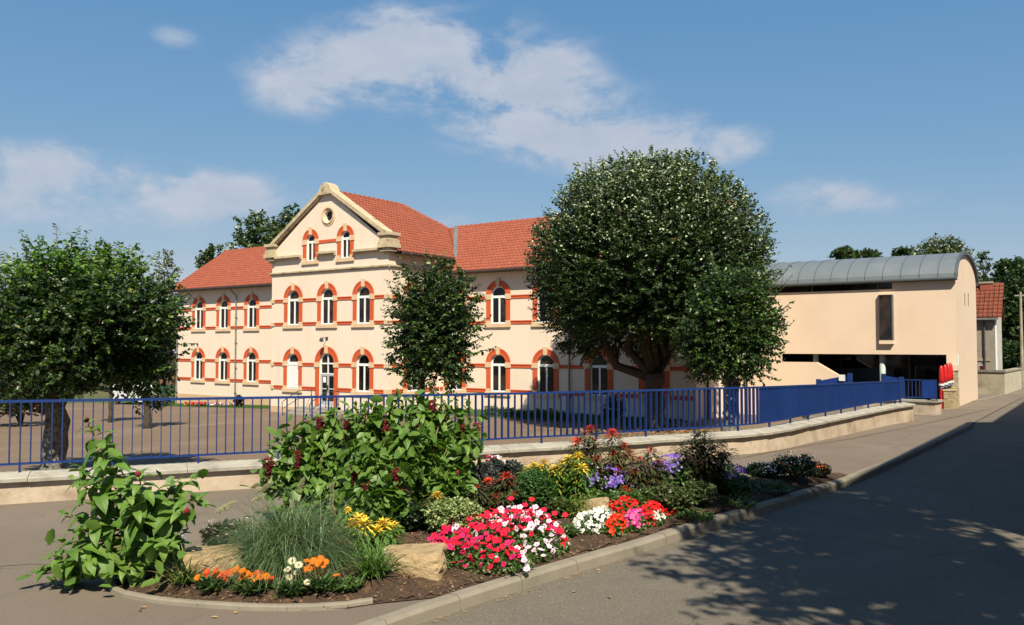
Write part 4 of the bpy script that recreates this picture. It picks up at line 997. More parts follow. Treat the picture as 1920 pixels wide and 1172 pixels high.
# ------------------------------------------------------------------ far end of the street
FW_ = thing('yard_wall', 'old stained grey wall with dark coping past the hall', 'wall', tuple(GS(1880, 740)))
wy = 55.2; xw0, xw1 = onY(1826, wy), onY(1880, wy); zg = street_z(60); ztw = E + ray(1860, 698).z * (wy / ray(1860, 698).y)
MB().box((xw0, wy, zg - .2), (xw1, wy + .3, ztw), M_OLDWALL).build('wall_face', FW_)
MB().box((xw0 - .05, wy - .07, ztw), (xw1 + .07, wy + .37, ztw + .12), mat('dark_coping', (.12,.11,.09), (.2,.18,.15), 4)).build('coping', FW_)
SW2 = thing('street_wall', 'pale rendered wall running up the street from the grey wall', 'wall', (xw1, wy + .4, zg))
xe = onY(1913, 63.5); MB().prism([(xw1, wy + .31, zg - .2), (xe, 63.5, zg - .2), (xe, 63.5, ztw - .02), (xw1, wy + .31, ztw - .02)], (-.3, 0, 0), mat('pale_old_render', (.50,.46,.36), (.42,.37,.28), 1.2, .9, .3, 20)).build('wall_face', SW2)
MB().prism([(xw1 + .05, wy + .38, ztw - .018), (xe + .05, 63.5, ztw - .018), (xe - .35, 63.5, ztw - .018), (xw1 - .35, wy + .38, ztw - .018)], (0, 0, .1), M_OLDWALL).build('coping', SW2)
tag(MB().prism([(XM1 + .05, 47.6, zg - .02), (XM1 + .22, 47.6, zg - .02), (-5.25, 51.5, zg - .02), (xw1 + .12, 55.1, zg - .02), (xw1 - .05, 55.1, zg - .02), (-5.42, 51.5, zg - .02)], (0, 0, .07), M_KERB).build('kerb', kind='structure'), 'low far kerb at the entrance past the hall')

hy = 60.0; hx0, hx1 = onY(1815, hy), onY(1866, hy)
def hz(py): return E + ray(1850, py).z * (hy / ray(1850, py).y)
house = thing('old_house', 'grey old house with orange tiled roof and brick chimney past the hall', 'house', (hx1, hy, zg))
zev, zri = hz(592), hz(534) 
M_GREYR = mat('grey_old_render', (.30,.26,.21), (.24,.21,.17), .8, .9, .3, 15, c3=(.2,.17,.13))
M_HTILE = mat('old_orange_tile', (.22,.058,.030), (.16,.045,.025), 3, .85, .6, 30, c3=(.12,.045,.035), s3=2)
g = MB(); g.box((hx0, hy, zg - .3), (hx1, hy + .25, zev), M_GREYR); hd = 3.6; rid = zev + (zri - zev) * 1.12
g.prism([(hx1 - .24, hy + .25, zg - .3), (hx1 - .24, hy + hd, zg - .3), (hx1 - .24, hy + hd, zev), (hx1 - .24, hy + hd/2, rid - .1), (hx1 - .24, hy + .25, zev)], (.24, 0, 0), mat('white_old_render', (.52,.50,.45), (.40,.38,.33), 2, .9))
g.box((hx0, hy + hd - .25, zg - .3), (hx1 - .25, hy + hd, zev), M_GREYR); g.build('wall', house)
g = MB(); g.prism([(hx0 - .2, hy - .3, zev - .12), (hx0 - .2, hy + hd/2, rid), (hx0 - .2, hy + hd + .3, zev - .12), (hx0 - .2, hy + hd + .3, zev - .25), (hx0 - .2, hy + hd/2, rid - .13), (hx0 - .2, hy - .3, zev - .25)], (hx1 + .35 - hx0, 0, 0), M_HTILE)
rf = g.build('roof', house)
tv = 0; slp = (rid - zev + .12) / (hd/2 + .3); parent_off = wloc(rf)
old = M_TILE; M_TILE = M_HTILE; tile_field('roof_tiles', (hx0 - .2, hy - .3, zev - .115), (1,0,0), (0,1,slp), 60, 13, lambda p: p.z < rid and p.x < hx1 + .3, rf); M_TILE = old
cx_, cz = onY(1851, hy + 1.6), E + ray(1851, 556).z * ((hy + 1.6) / ray(1851, 556).y); ct = E + ray(1851, 532).z * ((hy + 1.6) / ray(1851, 532).y)
MB().box((cx_ - .33, hy + 1.3, cz - .9), (cx_ + .33, hy + 1.9, ct), mat('chimney_brick', (.33,.09,.05), (.25,.06,.04), 9)).box((cx_ - .38, hy + 1.25, ct), (cx_ + .38, hy + 1.95, ct + .12), M_OLDWALL).build('chimney', rf)
m = MB(); m.box((hx1 - .02, hy - .02, zg), (hx1 + .06, hy + .28, zev - .26), M_WHITE); m.build('corner_board', house)
m = MB(); m.tube([(hx1 - .6, hy - .1, zev - .3), (hx1 - .6, hy - .1, zg + 1)], .05, M_GUTTER, 6); m.build('downpipe', house)
m = MB(); m.box((hx0, hy - .4, zev - .26), (hx1 + .2, hy - .28, zev - .14), M_PIPE); m.build('gutter', house)
m = MB(); m.box((hx0, hy - .05, hz(677)), (hx1 - .3, hy - .003, hz(672)), M_OLDWALL); m.build('ledge', house)
wf = MB(); wx0, wx1, wz0_, wz1_ = onY(1833, hy), onY(1844, hy), hz(695), hz(684); wf.box((wx0, hy - .04, wz0_), (wx1, hy - .003, wz1_), M_GREYFR); wi = wf.build('window', house, loc=(wx0, hy, wz0_))
MB().box((wx0 + .06, hy - .05, wz0_ + .06), (wx1 - .06, hy - .041, wz1_ - .06), mat('dark_red_pane', (.10,.012,.015), rough=.2)).build('pane', wi, loc=(wx0, hy, wz0_))
# utility pole
pp = GS(1913, 705); pole = thing('utility_pole', 'thin pale concrete utility pole before the dark trees at the end of the street', 'pole', tuple(pp)); Yp = 66.0; xp = onY(1914.5, Yp); pole.location = (xp, Yp, zg)
MB().tube([(xp, Yp, zg - .1), (xp, Yp, zg + 6.4)], [.12, .07], M_OLDWALL, 8).build('mast', pole); MB().box((xp - .35, Yp - .03, zg + 6.1), (xp + .35, Yp + .03, zg + 6.2), M_OLDWALL).build('crossarm', pole)

# ------------------------------------------------------------------ across the street (behind and right of the camera): the houses that shade the road
def plain_house(x0, x1, y0, y1, eave, ridge, wall_m, label, n_win):
    z0 = street_z(y0); h = thing('townhouse', label, 'house', (x0, y0, z0), group='houses on the shady side of the street'); xm = (x0 + x1)/2
    MB().prism([(x0, y0, z0), (x1, y0, z0), (x1, y0, eave), (xm, y0, ridge), (x0, y0, eave)], (0, y1 - y0, 0), wall_m).build('wall', h)
    g = MB()
    for s_, xe_ in ((-1, x0 - .45), (1, x1 + .45)):
        sl = (ridge - eave) / (xm - x0); za = eave - .45 * sl; g.prism([(xe_, y0 - .2, za + .02), (xm, y0 - .2, ridge + .02), (xm, y0 - .2, ridge + .2), (xe_, y0 - .2, za + .2)], (0, y1 - y0 + .4, 0), M_TILE)
    g.build('roof', h)
    for fl in range(3):
        for k in range(n_win):
            y = y0 + (k + .5) * (y1 - y0) / n_win; z = z0 + 1.1 + fl * 3.0; f = MB(); f.box((x0 - .03, y - .6, z), (x0 - .002, y + .6, z + 1.6), M_WHITE); fo_ = f.build('window', h, loc=(x0, y, z))
            for q in (-1, 1): a_, b_ = sorted((q * .05, q * .52)); MB().box((x0 - .045, y + a_, z + .08), (x0 - .031, y + b_, z + 1.52), M_GLASS).build('pane', fo_, loc=(x0, y, z))
plain_house(2.65, 11.5, 10.6, 28.2, Z(8.35), Z(11.6), M_GREYR, 'tall grey terraced house across the street, nearer of the two', 4)
plain_house(3.1, 11.5, 28.6, 46, Z(7.9), Z(11.2), M_STUCCO, 'tall cream terraced house across the street, farther of the two', 5)

# ------------------------------------------------------------------ yard details
lawn = MB(); M_LAWN = mat('lawn', (.07,.13,.02), (.05,.10,.018), 2, .95)
def yz(x): return yard_z(x) + .03
def lawn_poly(pts, name, label):
    mb = MB(); n = len(pts); mb.prism([(x, y, yard_z(x) - .15) for x, y in pts], (0, 0, .18), M_LAWN); o = mb.build(name, kind='structure'); o['label'] = label; return o
def grass_on(name, x0, x1, y0, y1, n, h, cols, label, seed):
    r = np.random.default_rng(seed); x = r.uniform(x0, x1, n); y = r.uniform(y0, y1, n); z = np.array([yard_z(v) for v in x]) + .02
    up = nrm(r.normal(size=(n, 3)) * (.35, .35, 0) + (0, 0, 1)); side = r.normal(size=(n, 3)) * (1, 1, 0)
    A = frames(up, side, np.stack([r.uniform(.6, 1.2, n) * h, np.full(n, h * .28), np.full(n, .1)], 1))
    me = scatter_mesh(name, LEAF4_V, LEAF4_F, np.stack([x, y, z], 1), A, [mat(*cols[0], **cols[1])]); tag(link(name, me, kind='stuff'), label, 'grass')
MG = (('lawn_grass', (.06,.12,.018), (.10,.17,.03)), dict(var='rnd', rough=.8, trans=.2))
lawn_poly([(-58.7, 35.6), (-42.0, 35.6), (-42.0, 37.74), (-58.7, 37.74)], 'lawn', 'narrow lawn strip along the left wing')
lawn_poly([(-30.5, 33.6), (-16.6, 33.6), (-16.6, 37.7), (-30.5, 37.7)], 'lawn', 'grass bed along the right wing')
lawn_poly([(-78, 37.6), (-60.5, 37.6), (-60.5, 44), (-78, 44)], 'lawn', 'grass beyond the corner of the school')
grass_on('grass', -58.6, -42.1, 35.6, 37.7, 9000, .10, MG, 'short grass of the strip before the left wing', 1)
grass_on('grass', -30.5, -16.7, 33.6, 37.7, 12000, .12, MG, 'grass growing in the bed before the right wing', 2)
for (x0, x1, y0) in ((-58.7, -42.0, 35.45), (-30.5, -16.6, 33.45)):
    MB().box((x0, y0, yard_z(x0) - .2), (x1, y0 + .12, yard_z(x0) + .08 if x0 > -40 else yard_z(-50) + .06), M_KERB)
litt = np.random.default_rng(9); n = 2600; x = -16.2 + litt.normal(size=n) * 2.2; y = 32.6 + litt.normal(size=n) * 1.6; k = (y < 37)
pos = np.stack([x, y, np.full(n, Z(-3.63))], 1)[k]; n = len(pos)
me = scatter_mesh('dry_leaves', LEAF_V, LEAF_F, pos, frames(litt.normal(size=(n,3)) * (1,1,.2), nrm(litt.normal(size=(n,3)) * .3 + (0,0,1)), litt.uniform(.06, .13, n)), [M_LIT])
tag(link('leaf_litter', me, kind='stuff'), 'brown leaf litter on the ground around the big round tree', 'leaf litter')
# green mesh fence and small building left of the school
gf = thing('mesh_fence', 'dark green wire fence left of the school corner', 'fence', (-64, 39, yard_z(-64))); M_GFE = mat('green_fence', (.012,.07,.03), rough=.5)
fa, fb = P(262, 740, 68), P(326, 740, 66); fa.z = fb.z = yard_z(-62); D = fb - fa; ht = 1.5
for k in range(6): p = fa + D * (k / 5); MB().box((p.x - .05, p.y - .05, p.z - .5), (p.x + .05, p.y + .05, p.z + ht), M_GFE).build('post', gf, loc=tuple(p))
m = MB()
for k in range(60): p = fa + D * (k / 59); m.box((p.x - .012, p.y - .012, p.z), (p.x + .012, p.y + .012, p.z + ht), M_GFE)
for k in range(7): m.prism([fa + Vector((0,0,.1+k*.22)), fb + Vector((0,0,.1+k*.22)), fb + Vector((0,0,.125+k*.22)), fa + Vector((0,0,.125+k*.22))], (.0, .02, 0), M_GFE)
m.build('mesh', gf, kind='stuff')
bl = thing('low_shed', 'low brown shed with a lean roof behind the green fence', 'shed', tuple(P(300, 745, 80))); A = P(240, 745, 82); A.z = yard_z(-70); B = P(328, 745, 79)
MB().box((A.x, A.y, A.z), (B.x, A.y + 5, A.z + 2.3), mat('brown_wall', (.22,.13,.08), (.16,.1,.06), 1)).build('wall', bl); MB().prism([(A.x - .3, A.y - .4, A.z + 2.3), (A.x - .3, A.y + 5.4, A.z + 3.3), (A.x - .3, A.y + 5.4, A.z + 3.45), (A.x - .3, A.y - .4, A.z + 2.45)], (B.x - A.x + .6, 0, 0), mat('brown_roof', (.12,.07,.05))).build('roof', bl)
# white van-like parked car glimpsed under the tree on the left
cv = thing('parked_van', 'small white van parked beyond the yard, glimpsed under the tree', 'van', tuple(P(236, 740, 66))); p = P(236, 727, 66); ground_z = yard_z(p.x); q = Vector((p.x, p.y, ground_z)); M_VAN = mat('white_car_paint', (.75,.76,.78), rough=.3, spec=.5, coat=.4)
cv.location = q
MB().prism([(q.x - 2.1, q.y, q.z + .3), (q.x + 2.1, q.y, q.z + .3), (q.x + 2.1, q.y, q.z + .85), (q.x + 1.3, q.y, q.z + 1.0), (q.x + .8, q.y, q.z + 1.6), (q.x - 1.9, q.y, q.z + 1.7), (q.x - 2.1, q.y, q.z + 1.2)], (0, 1.6, 0), M_VAN).build('body', cv)
for dx in (-1.3, 1.3): MB().tube([(q.x + dx, q.y - .02, q.z + .3), (q.x + dx, q.y + .2, q.z + .3)], .3, M_DARKMETAL, 12).build('wheel', cv, loc=(q.x + dx, q.y, q.z))
for a_, b_ in ((-1.7, -.5), (-.4, .7)): MB().box((q.x + a_, q.y - .012, q.z + 1.05), (q.x + b_, q.y - .003, q.z + 1.5), M_GLASS).build('window', cv, loc=(q.x, q.y, q.z))
# ------------------------------------------------------------------ trees
def leafmat(name, a, b, trans=.28, rough=.42, spec=.45): return mat(name, a, b, var='rnd', rough=rough, trans=trans, spec=spec)
ML_LIME = leafmat('lime_leaf', (.024,.052,.014), (.050,.092,.022)); ML_BRIGHT = leafmat('bright_leaf', (.10,.20,.03), (.15,.26,.045))
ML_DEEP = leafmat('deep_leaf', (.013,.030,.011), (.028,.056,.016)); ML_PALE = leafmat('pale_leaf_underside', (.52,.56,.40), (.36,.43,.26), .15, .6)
ML_OLIVE = leafmat('olive_leaf', (.10,.11,.035), (.06,.085,.025)); ML_FAR = leafmat('far_leaf', (.045,.085,.02), (.075,.12,.03), .2)
ML_YEL = leafmat('yellowing_leaf', (.32,.30,.06), (.22,.25,.05))
def unit_dirs(r, n, zmin=-.6, zmax=1.0):
    z = r.uniform(zmin, zmax, n); t = r.uniform(0, 2*np.pi, n); q = np.sqrt(1 - z*z); return np.stack([q*np.cos(t), q*np.sin(t), z], 1)
def shoot_leaves(r, base, tip, m, leaf, droop, spread=.5):
    """leaves set alternately along shoots base->tip"""
    n = len(base); f = (np.arange(m)[None, :] + r.random((n, m))) / m
    p = base[:, None] * (1 - f[..., None]) + tip[:, None] * f[..., None]; L = np.linalg.norm(tip - base, axis=1)[:, None]
    p[..., 2] -= droop * L * f ** 2
    ax = nrm(tip - base)[:, None] * np.ones((1, m, 1)); side = nrm(np.cross(ax, np.array([0, 0, 1.0]) + r.normal(size=(n, m, 3)) * .25))
    sg = np.where(np.arange(m) % 2 == 0, 1, -1)[None, :, None]
    x = side * sg + ax * r.uniform(.1, .8, (n, m, 1)) + r.normal(size=(n, m, 3)) * spread; x[..., 2] -= .35
    up = np.array([0, 0, 1.0]) + r.normal(size=(n, m, 3)) * .55
    s = leaf * r.uniform(.6, 1.15, (n, m)) * np.where(f > .85, .75, 1)
    return p.reshape(-1, 3), x.reshape(-1, 3), up.reshape(-1, 3), s.reshape(-1), f.reshape(-1)
def limb(r, a, b, n=5, wob=.08):
    a, b = np.array(a), np.array(b); L = np.linalg.norm(b - a); pts = [a + (b - a) * k / n for k in range(n + 1)]
    for k in range(1, n): pts[k] = pts[k] + r.normal(size=3) * L * wob; pts[k][2] += L * .05 * math.sin(math.pi * k / n)
    return pts
def tree(name, label, base, crown_c, rad, n_sh, m, leaf, seed, trunk_r, mats_, weights, group=None, limbs=9, fork=None, bark=None, inner=.35, outer=1.0, upbias=.3, droop=.1, lift=0, hollow=None, pick=None, tmpl=None, sh_len=.5, lumps=0.0, zmin=-.6, trunk_pts=None, knots=0, n_l=34, cat='tree', twigs=True):
    r = np.random.default_rng(seed); base = np.array(base, float); cc = np.array(crown_c, float); rad = np.array(rad, float)
    t = thing(name, label, cat, tuple(base), group)
    d = unit_dirs(r, n_sh, zmin); k = r.uniform(inner, 1, n_sh) ** .6
    if lumps:
        c = unit_dirs(r, n_l, -.7); near = (d @ c.T).max(1); k = k * (1 - lumps + lumps * np.clip((near - .75) / .22, 0, 1.15))
    tipd = nrm(d + np.array([0, 0, upbias])); tip = cc + d * rad * k[:, None] * outer
    ln = sh_len * r.uniform(.5, 1.3, n_sh); bs = tip - nrm(tipd + r.normal(size=(n_sh, 3)) * .25) * ln[:, None]
    if hollow is not None:
        keep = ~hollow(tip - cc, rad); tip, bs = tip[keep], bs[keep]
    p, x, up, s, f = shoot_leaves(r, bs, tip, m, leaf, droop)
    w = r.random(len(p)); cw = np.cumsum(weights); mi = np.searchsorted(cw, w * cw[-1])
    if pick is not None: mi = pick(r, p, cc, rad, mi)
    T = tmpl or (LEAF_V, LEAF_F)
    me = scatter_mesh('crown', T[0], T[1], p - base, frames(x, up, s), mats_, midx=mi); me.polygons.foreach_set('use_smooth', [True] * len(me.polygons))
    link('crown', me, t)
    mb = MB(); fk = np.array(fork if fork is not None else (cc + base) / 2); B = bark or M_BARK
    n = 7; pts = [base + (fk - base) * q / n + (r.normal(size=3) * trunk_r * .12 if 0 < q < n else 0) for q in range(n + 1)]; pts[0] = base - np.array([0, 0, .2])
    mb.tube(pts, [trunk_r * (1.35 if q == 0 else 1.12 if q == 1 else 1.0 - .12 * q / n + .07 * r.normal()) for q in range(n + 1)], B, 14)
    for q in range(knots):
        a = r.uniform(0, 6.28); z = r.uniform(.35, .98); c_ = base + (fk - base) * z + np.array([math.cos(a), math.sin(a), 0]) * trunk_r * .85; mb.tube([c_ - (0,0,.12), c_, c_ + (0,0,.12)], [trunk_r*.15, trunk_r * .38, trunk_r*.15], B, 7)
    mb.build('trunk', t, smooth=True)
    for q in range(limbs):
        dd = unit_dirs(r, 1, .05, .95)[0]; e = cc + dd * rad * .72; ps = limb(r, fk - np.array([0, 0, trunk_r * .5]), e); m2 = MB()
        m2.tube(ps, [trunk_r * (.52 - .42 * i / (len(ps) - 1)) for i in range(len(ps))], M_BARK, 7)
        for z in range(4):
            i0 = r.integers(2, len(ps)); e2 = cc + unit_dirs(r, 1, -.4)[0] * rad * .8; e2 = np.array(ps[i0 - 1]) + (e2 - np.array(ps[i0 - 1])) * .6; q2 = limb(r, ps[i0 - 1], e2, 3); m2.tube(q2, [trunk_r * .16, trunk_r * .11, trunk_r * .07, trunk_r * .03], M_BARK, 5)
        m2.build('limb', t, smooth=True)
    if twigs:
        tw = MB(); sel = r.permutation(len(tip))[:min(len(tip), 260)]
        for q in sel:
            a, b = bs[q], tip[q]; L = np.linalg.norm(b - a); mid = (a + b) / 2 - (0, 0, droop * L * .25); tw.tube([a - (b - a) * .6, a, mid, b - (0, 0, droop * L)], [.011, .009, .006, .003], M_TWIG, 3, cap=False)
        tw.build('twigs', t, kind='stuff')
    return t

# left pollarded lime
tb = P(98, 862, 22.0); tb.z = yard_z(tb.x)
def at(px, py, t): return np.array(P(px, py, t))
tree('lime_tree', 'broad bushy lime tree with whitish lower trunk behind the railing', tb, at(160, 620, 22), (3.1, 2.7, 2.65), 2700, 24, .14, 21, .29, [ML_LIME, ML_DEEP, ML_BRIGHT, ML_YEL], [.62, .27, .10, .01],
     fork=at(108, 745, 22), bark=M_BARKLICHEN, inner=.25, upbias=.0, droop=.06, sh_len=1.0, zmin=-.85, knots=4, pick=lambda r, p, cc, rad, mi: np.where((((p - cc) / rad)[:, 2] > .5) & (r.random(len(p)) < .6), 2, mi), lumps=.42, n_l=34)  # the brighter leaf colour is picked more often in the upper crown
# tall leading shoots of the left lime
def spikes(t_name, parent, specs, leaf, seed, mats_, w, m=34):
    r = np.random.default_rng(seed); off = np.array(wloc(parent)); b = np.array([s[0] for s in specs]); e = np.array([s[1] for s in specs])
    p, x, up, s, f = shoot_leaves(r, b, e, m, leaf, .04, .35); cw = np.cumsum(w); mi = np.searchsorted(cw, r.random(len(p)) * cw[-1])
    me = scatter_mesh(t_name, LEAF_V, LEAF_F, p - off, frames(x, up, s), mats_, midx=mi); me.polygons.foreach_set('use_smooth', [True] * len(me.polygons)); link(t_name, me, parent, kind='stuff')
    tw = MB()
    for a, c in zip(b, e): tw.tube([a, (a + c) / 2 - (0,0,.01), c - (0, 0, .04 * np.linalg.norm(c - a))], [.014, .009, .004], M_TWIG, 4, cap=False)
    tw.build('twigs', parent, kind='stuff')
lt = [o for o in bpy.data.objects if o.name.startswith('lime_tree')][0]
r = np.random.default_rng(3)
sp = [((60,520),(38,425)),((85,500),(50,440)),((110,510),(105,415)),((120,500),(150,418)),((130,520),(165,425)),((170,520),(190,440)),((190,520),(215,450)),((200,530),(222,445)),((215,540),(250,462)),((240,540),(298,465)),((230,560),(280,470)),
      ((270,560),(345,500)),((290,580),(355,545)),((25,540),(8,465)),((15,560),(0,470)),((280,600),(360,570)),((285,640),(372,600)),((290,650),(372,640)),((280,690),(362,650)),((250,700),(330,680)),((70,510),(75,440)),((150,510),(130,430)),((40,520),(20,480)),((260,530),(262,480))]
specs = [(at(*a, 22 + r.uniform(-.9, .9)), at(*b, 22 + r.uniform(-1.3, 1.3))) for a, b in sp]
spikes('shoots', lt, specs, .15, 5, [ML_BRIGHT, ML_LIME], [.62, .38], 30)

# centre young lime
tb = P(790, 760, 24.5); tb.z = yard_z(tb.x)
tree('lime_tree', 'slim young lime tree with loose straggling shoots before the centre block', tb, at(815, 620, 24.5), (1.66, 1.6, 2.4), 1350, 17, .12, 31, .13, [ML_LIME, ML_DEEP, ML_BRIGHT], [.62, .30, .08],
     fork=at(790, 700, 24.5), inner=.2, upbias=.05, droop=.05, sh_len=.6, zmin=-.9, limbs=9, lumps=.42, n_l=30)
ct_ = [o for o in bpy.data.objects if o.name.startswith('lime_tree')][-1]
sp = [((790,560),(772,470)),((795,540),(800,462)),((800,560),(832,468)),((820,560),(845,500)),((840,570),(880,512)),((770,560),(735,505)),((760,580),(722,520)),((770,560),(758,500)),((760,600),(712,575)),((750,640),(708,602)),
      ((860,600),(900,555)),((870,620),(922,590)),((870,650),(925,622)),((870,670),(930,648)),((760,660),(715,640)),((760,690),(722,670)),((765,700),(728,690)),((860,560),(866,515)),((800,520),(815,470)),((780,540),(748,480)),((850,640),(905,604)),((760,620),(725,545))]
specs = [(at(*a, 24.5 + r.uniform(-.6, .6)), at(*b, 24.5 + r.uniform(-.8, .8))) for a, b in sp]; spikes('shoots', ct_, specs, .135, 6, [ML_LIME, ML_BRIGHT], [.75, .25], 30)

# big round lime
tb = P(1226, 806, 36.3); tb.z = yard_z(tb.x)
def hol(q, rad):
    u = q / rad; rr_ = np.hypot(u[:, 0], u[:, 1]); return (u[:, 2] < -.42 + .0 * rr_) & (rr_ < .62) & (np.random.default_rng(1).random(len(u)) < .45)
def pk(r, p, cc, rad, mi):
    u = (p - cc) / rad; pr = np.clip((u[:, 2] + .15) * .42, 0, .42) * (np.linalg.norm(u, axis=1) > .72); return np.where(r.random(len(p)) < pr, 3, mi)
big = tree('lime_tree', 'big round silver lime tree with dense domed crown', tb, at(1216, 500, 36.3), (5.5, 5.3, 5.3), 9500, 25, .135, 41, .46, [ML_LIME, ML_DEEP, ML_BRIGHT, ML_PALE], [.62, .36, .02, 0],
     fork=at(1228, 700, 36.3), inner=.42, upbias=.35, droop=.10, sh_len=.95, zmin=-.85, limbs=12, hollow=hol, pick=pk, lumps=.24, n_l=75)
# right small lime
tb = P(1371, 800, 24.8); tb.z = yard_z(tb.x)
tree('lime_tree', 'smaller lime tree with knobbly grey trunk in front of the big round tree', tb, at(1364, 618, 24.8), (1.75, 1.7, 2.15), 1900, 18, .12, 51, .235, [ML_LIME, ML_DEEP, ML_BRIGHT], [.62, .26, .12],
     fork=at(1371, 705, 24.8), bark=M_BARKLICHEN, inner=.25, upbias=.0, droop=.05, sh_len=.7, zmin=-.9, limbs=7, knots=9, lumps=.30, n_l=34)
rt_ = [o for o in bpy.data.objects if o.name.startswith('lime_tree')][-1]
sp = [((1430,560),(1484,492)),((1435,580),(1486,510)),((1440,600),(1490,560)),((1430,620),(1480,575)),((1430,650),(1488,600)),((1435,660),(1478,640)),((1420,680),(1470,672)),((1425,700),(1462,712)),((1420,540),(1440,485)),((1390,520),(1395,470)),
      ((1290,600),(1245,590)),((1290,640),(1240,610)),((1350,520),(1335,480)),((1420,560),(1465,500)),((1420,700),(1440,735)),((1410,540),(1425,478))]
specs = [(at(*a, 24.8 + r.uniform(-.6, .6)), at(*b, 24.8 + r.uniform(-.8, .8))) for a, b in sp]; spikes('shoots', rt_, specs, .13, 7, [ML_LIME, ML_BRIGHT], [.7, .3], 28)

# trees on the shady side of the street, right of the camera: they shade the bed's far half and the road
SHT = dict(tmpl=(LEAF_V, LEAF_F), twigs=False, limbs=8)
for k, (x, y, zc_, rx, ry, rz, txt) in enumerate(((3.5, 5.5, 9.3, 3.4, 3.2, 2.7, 'leafy street tree across the road, nearest the camera'), (3.3, 7.4, 12.0, 2.7, 2.9, 2.4, 'leafy street tree across the road, beside the grey house'))):
    tree('street_tree', txt, (x + .9, y, 0), (x, y, zc_), (rx, ry, rz), 620, 14, .22, 60 + k, .28, [ML_LIME, ML_DEEP], [.6, .4], group='street trees across the road', fork=(x + .6, y, 6.2), inner=.2, sh_len=1.1, zmin=-.9, lumps=.5, **SHT)

# background trees
def bg(px, py, t, w_px, h_px, label, seed, mats_, w, n=380, m=14, leaf=.34, lumps=.35, name='background_tree', group='trees behind the school', zb=None, **k):
    c = at(px, py, t); s = t / F_PX; rx, rz_ = w_px * s / 2, h_px * s / 2; b = c.copy(); b[2] = zb if zb is not None else Z(-4.0); 
    return tree(name, label, b, c, (rx, rx, rz_), n, m, leaf, seed, max(.12, rx * .07), mats_, w, group=group, fork=(c[0], c[1], c[2] - rz_ * .6), sh_len=rx * .35, lumps=lumps, inner=.3, zmin=-.9, limbs=5, twigs=False, tmpl=(LEAF4_V, LEAF4_F), **k)
bg(500, 452, 78, 165, 150, 'leafy tree rising behind the left wing, beside the gable', 71, [ML_FAR, ML_LIME, ML_PALE], [.6, .33, .07], n=300, leaf=.42, lumps=.5)
bg(545, 425, 80, 60, 100, 'slim tree showing just left of the gable peak', 72, [ML_FAR, ML_LIME], [.6, .4], n=90, leaf=.4)
bg(393, 492, 76, 70, 75, 'small tree top peeping over the left end of the tiled roof', 73, [ML_FAR, ML_LIME], [.6, .4], n=90, leaf=.38, lumps=.5)
bg(312, 520, 74, 60, 130, 'greyish birch top between the lime tree and the school', 74, [ML_OLIVE, ML_PALE], [.7, .3], n=110, leaf=.25)
bg(1585, 478, 110, 62, 40, 'green tree top over the zinc roof, leftmost of three', 75, [ML_LIME, ML_FAR], [.5, .5], n=110, leaf=.5)
bg(1628, 480, 110, 60, 38, 'second green tree top over the zinc roof', 76, [ML_LIME, ML_FAR], [.5, .5], n=90, leaf=.5)
bg(1690, 480, 105, 40, 42, 'small dark tree top left of the chestnut over the zinc roof', 77, [ML_LIME, ML_DEEP], [.5, .5], n=70, leaf=.5)
bg(1764, 508, 92, 140, 148, 'large olive chestnut with pale blossom tips behind the zinc roof', 78, [ML_OLIVE, ML_LIME, ML_PALE], [.55, .33, .12], n=1250, leaf=.36, lumps=.25)
bg(1845, 505, 88, 36, 80, 'thin airy tree between the chestnut and the dark wood', 79, [ML_FAR], [1], n=45, leaf=.3, lumps=.5)
for k, (px, py, t, w_, h_, txt) in enumerate(((1800, 590, 84, 130, 150, 'dark tree behind the hall gable'), (1850, 590, 86, 90, 150, 'dark tree behind the old house'), (1895, 600, 78, 80, 190, 'tall dark tree past the old house'), (1925, 560, 84, 90, 180, 'high tree top at the end of the street'), (1885, 680, 76, 60, 90, 'dark undergrowth tree behind the street wall'), (1900, 520, 92, 80, 90, 'paler tree top above the dark trees at the street end'), (1925, 690, 74, 70, 100, 'bushy tree at the end of the street wall'))):
    bg(px, py, t, w_, h_, txt, 80 + k, [ML_DEEP, ML_LIME, ML_FAR], [.45, .35, .2], n=800, leaf=.33, lumps=.3, group='dark trees at the end of the street', zb=street_z(60))
for k, (px, py, t, w_, h_, txt) in enumerate(((-20, 660, 95, 130, 170, 'dark tree beyond the yard at the far left'), (60, 675, 92, 130, 140, 'rounded tree beyond the yard behind the lime trunk'), (150, 680, 90, 130, 130, 'tree beyond the yard under the lime crown'), (235, 680, 88, 110, 120, 'tree beyond the yard near the white van'), (300, 650, 90, 60, 150, 'slim tree beside the left corner of the school'))):
    bg(px, py, t, w_, h_, txt, 90 + k, [ML_DEEP, ML_FAR], [.5, .5], n=330, leaf=.4, group='trees beyond the school yard', zb=Z(-4.9))
for k, (x, y, s, txt) in enumerate(((-1.5, 96, 5.5, 'wide tree closing the far end of the street'), (6, 92, 5.0, 'tree at the far end of the street on the shady side'), (13, 90, 5.5, 'tree behind the terraced houses at the end of the street'), (-80, 52, 5.0, 'tree on the open ground far left of the school'), (-90, 40, 5.5, 'second tree on the open ground far left of the school'), (-84, 24, 5.0, 'tree by the far left edge of the yard'))):
    tree('background_tree', txt, (x, y, Z(-4.8) if x < -20 else street_z(60)), (x, y, Z(2.2)), (s, s, s * .95), 420, 14, .42, 300 + k, .35, [ML_DEEP, ML_FAR, ML_LIME], [.4, .4, .2], group='trees closing off the surroundings', fork=(x, y, Z(-.5)), sh_len=1.8, lumps=.35, inner=.3, zmin=-.9, limbs=4, twigs=False, tmpl=(LEAF4_V, LEAF4_F))
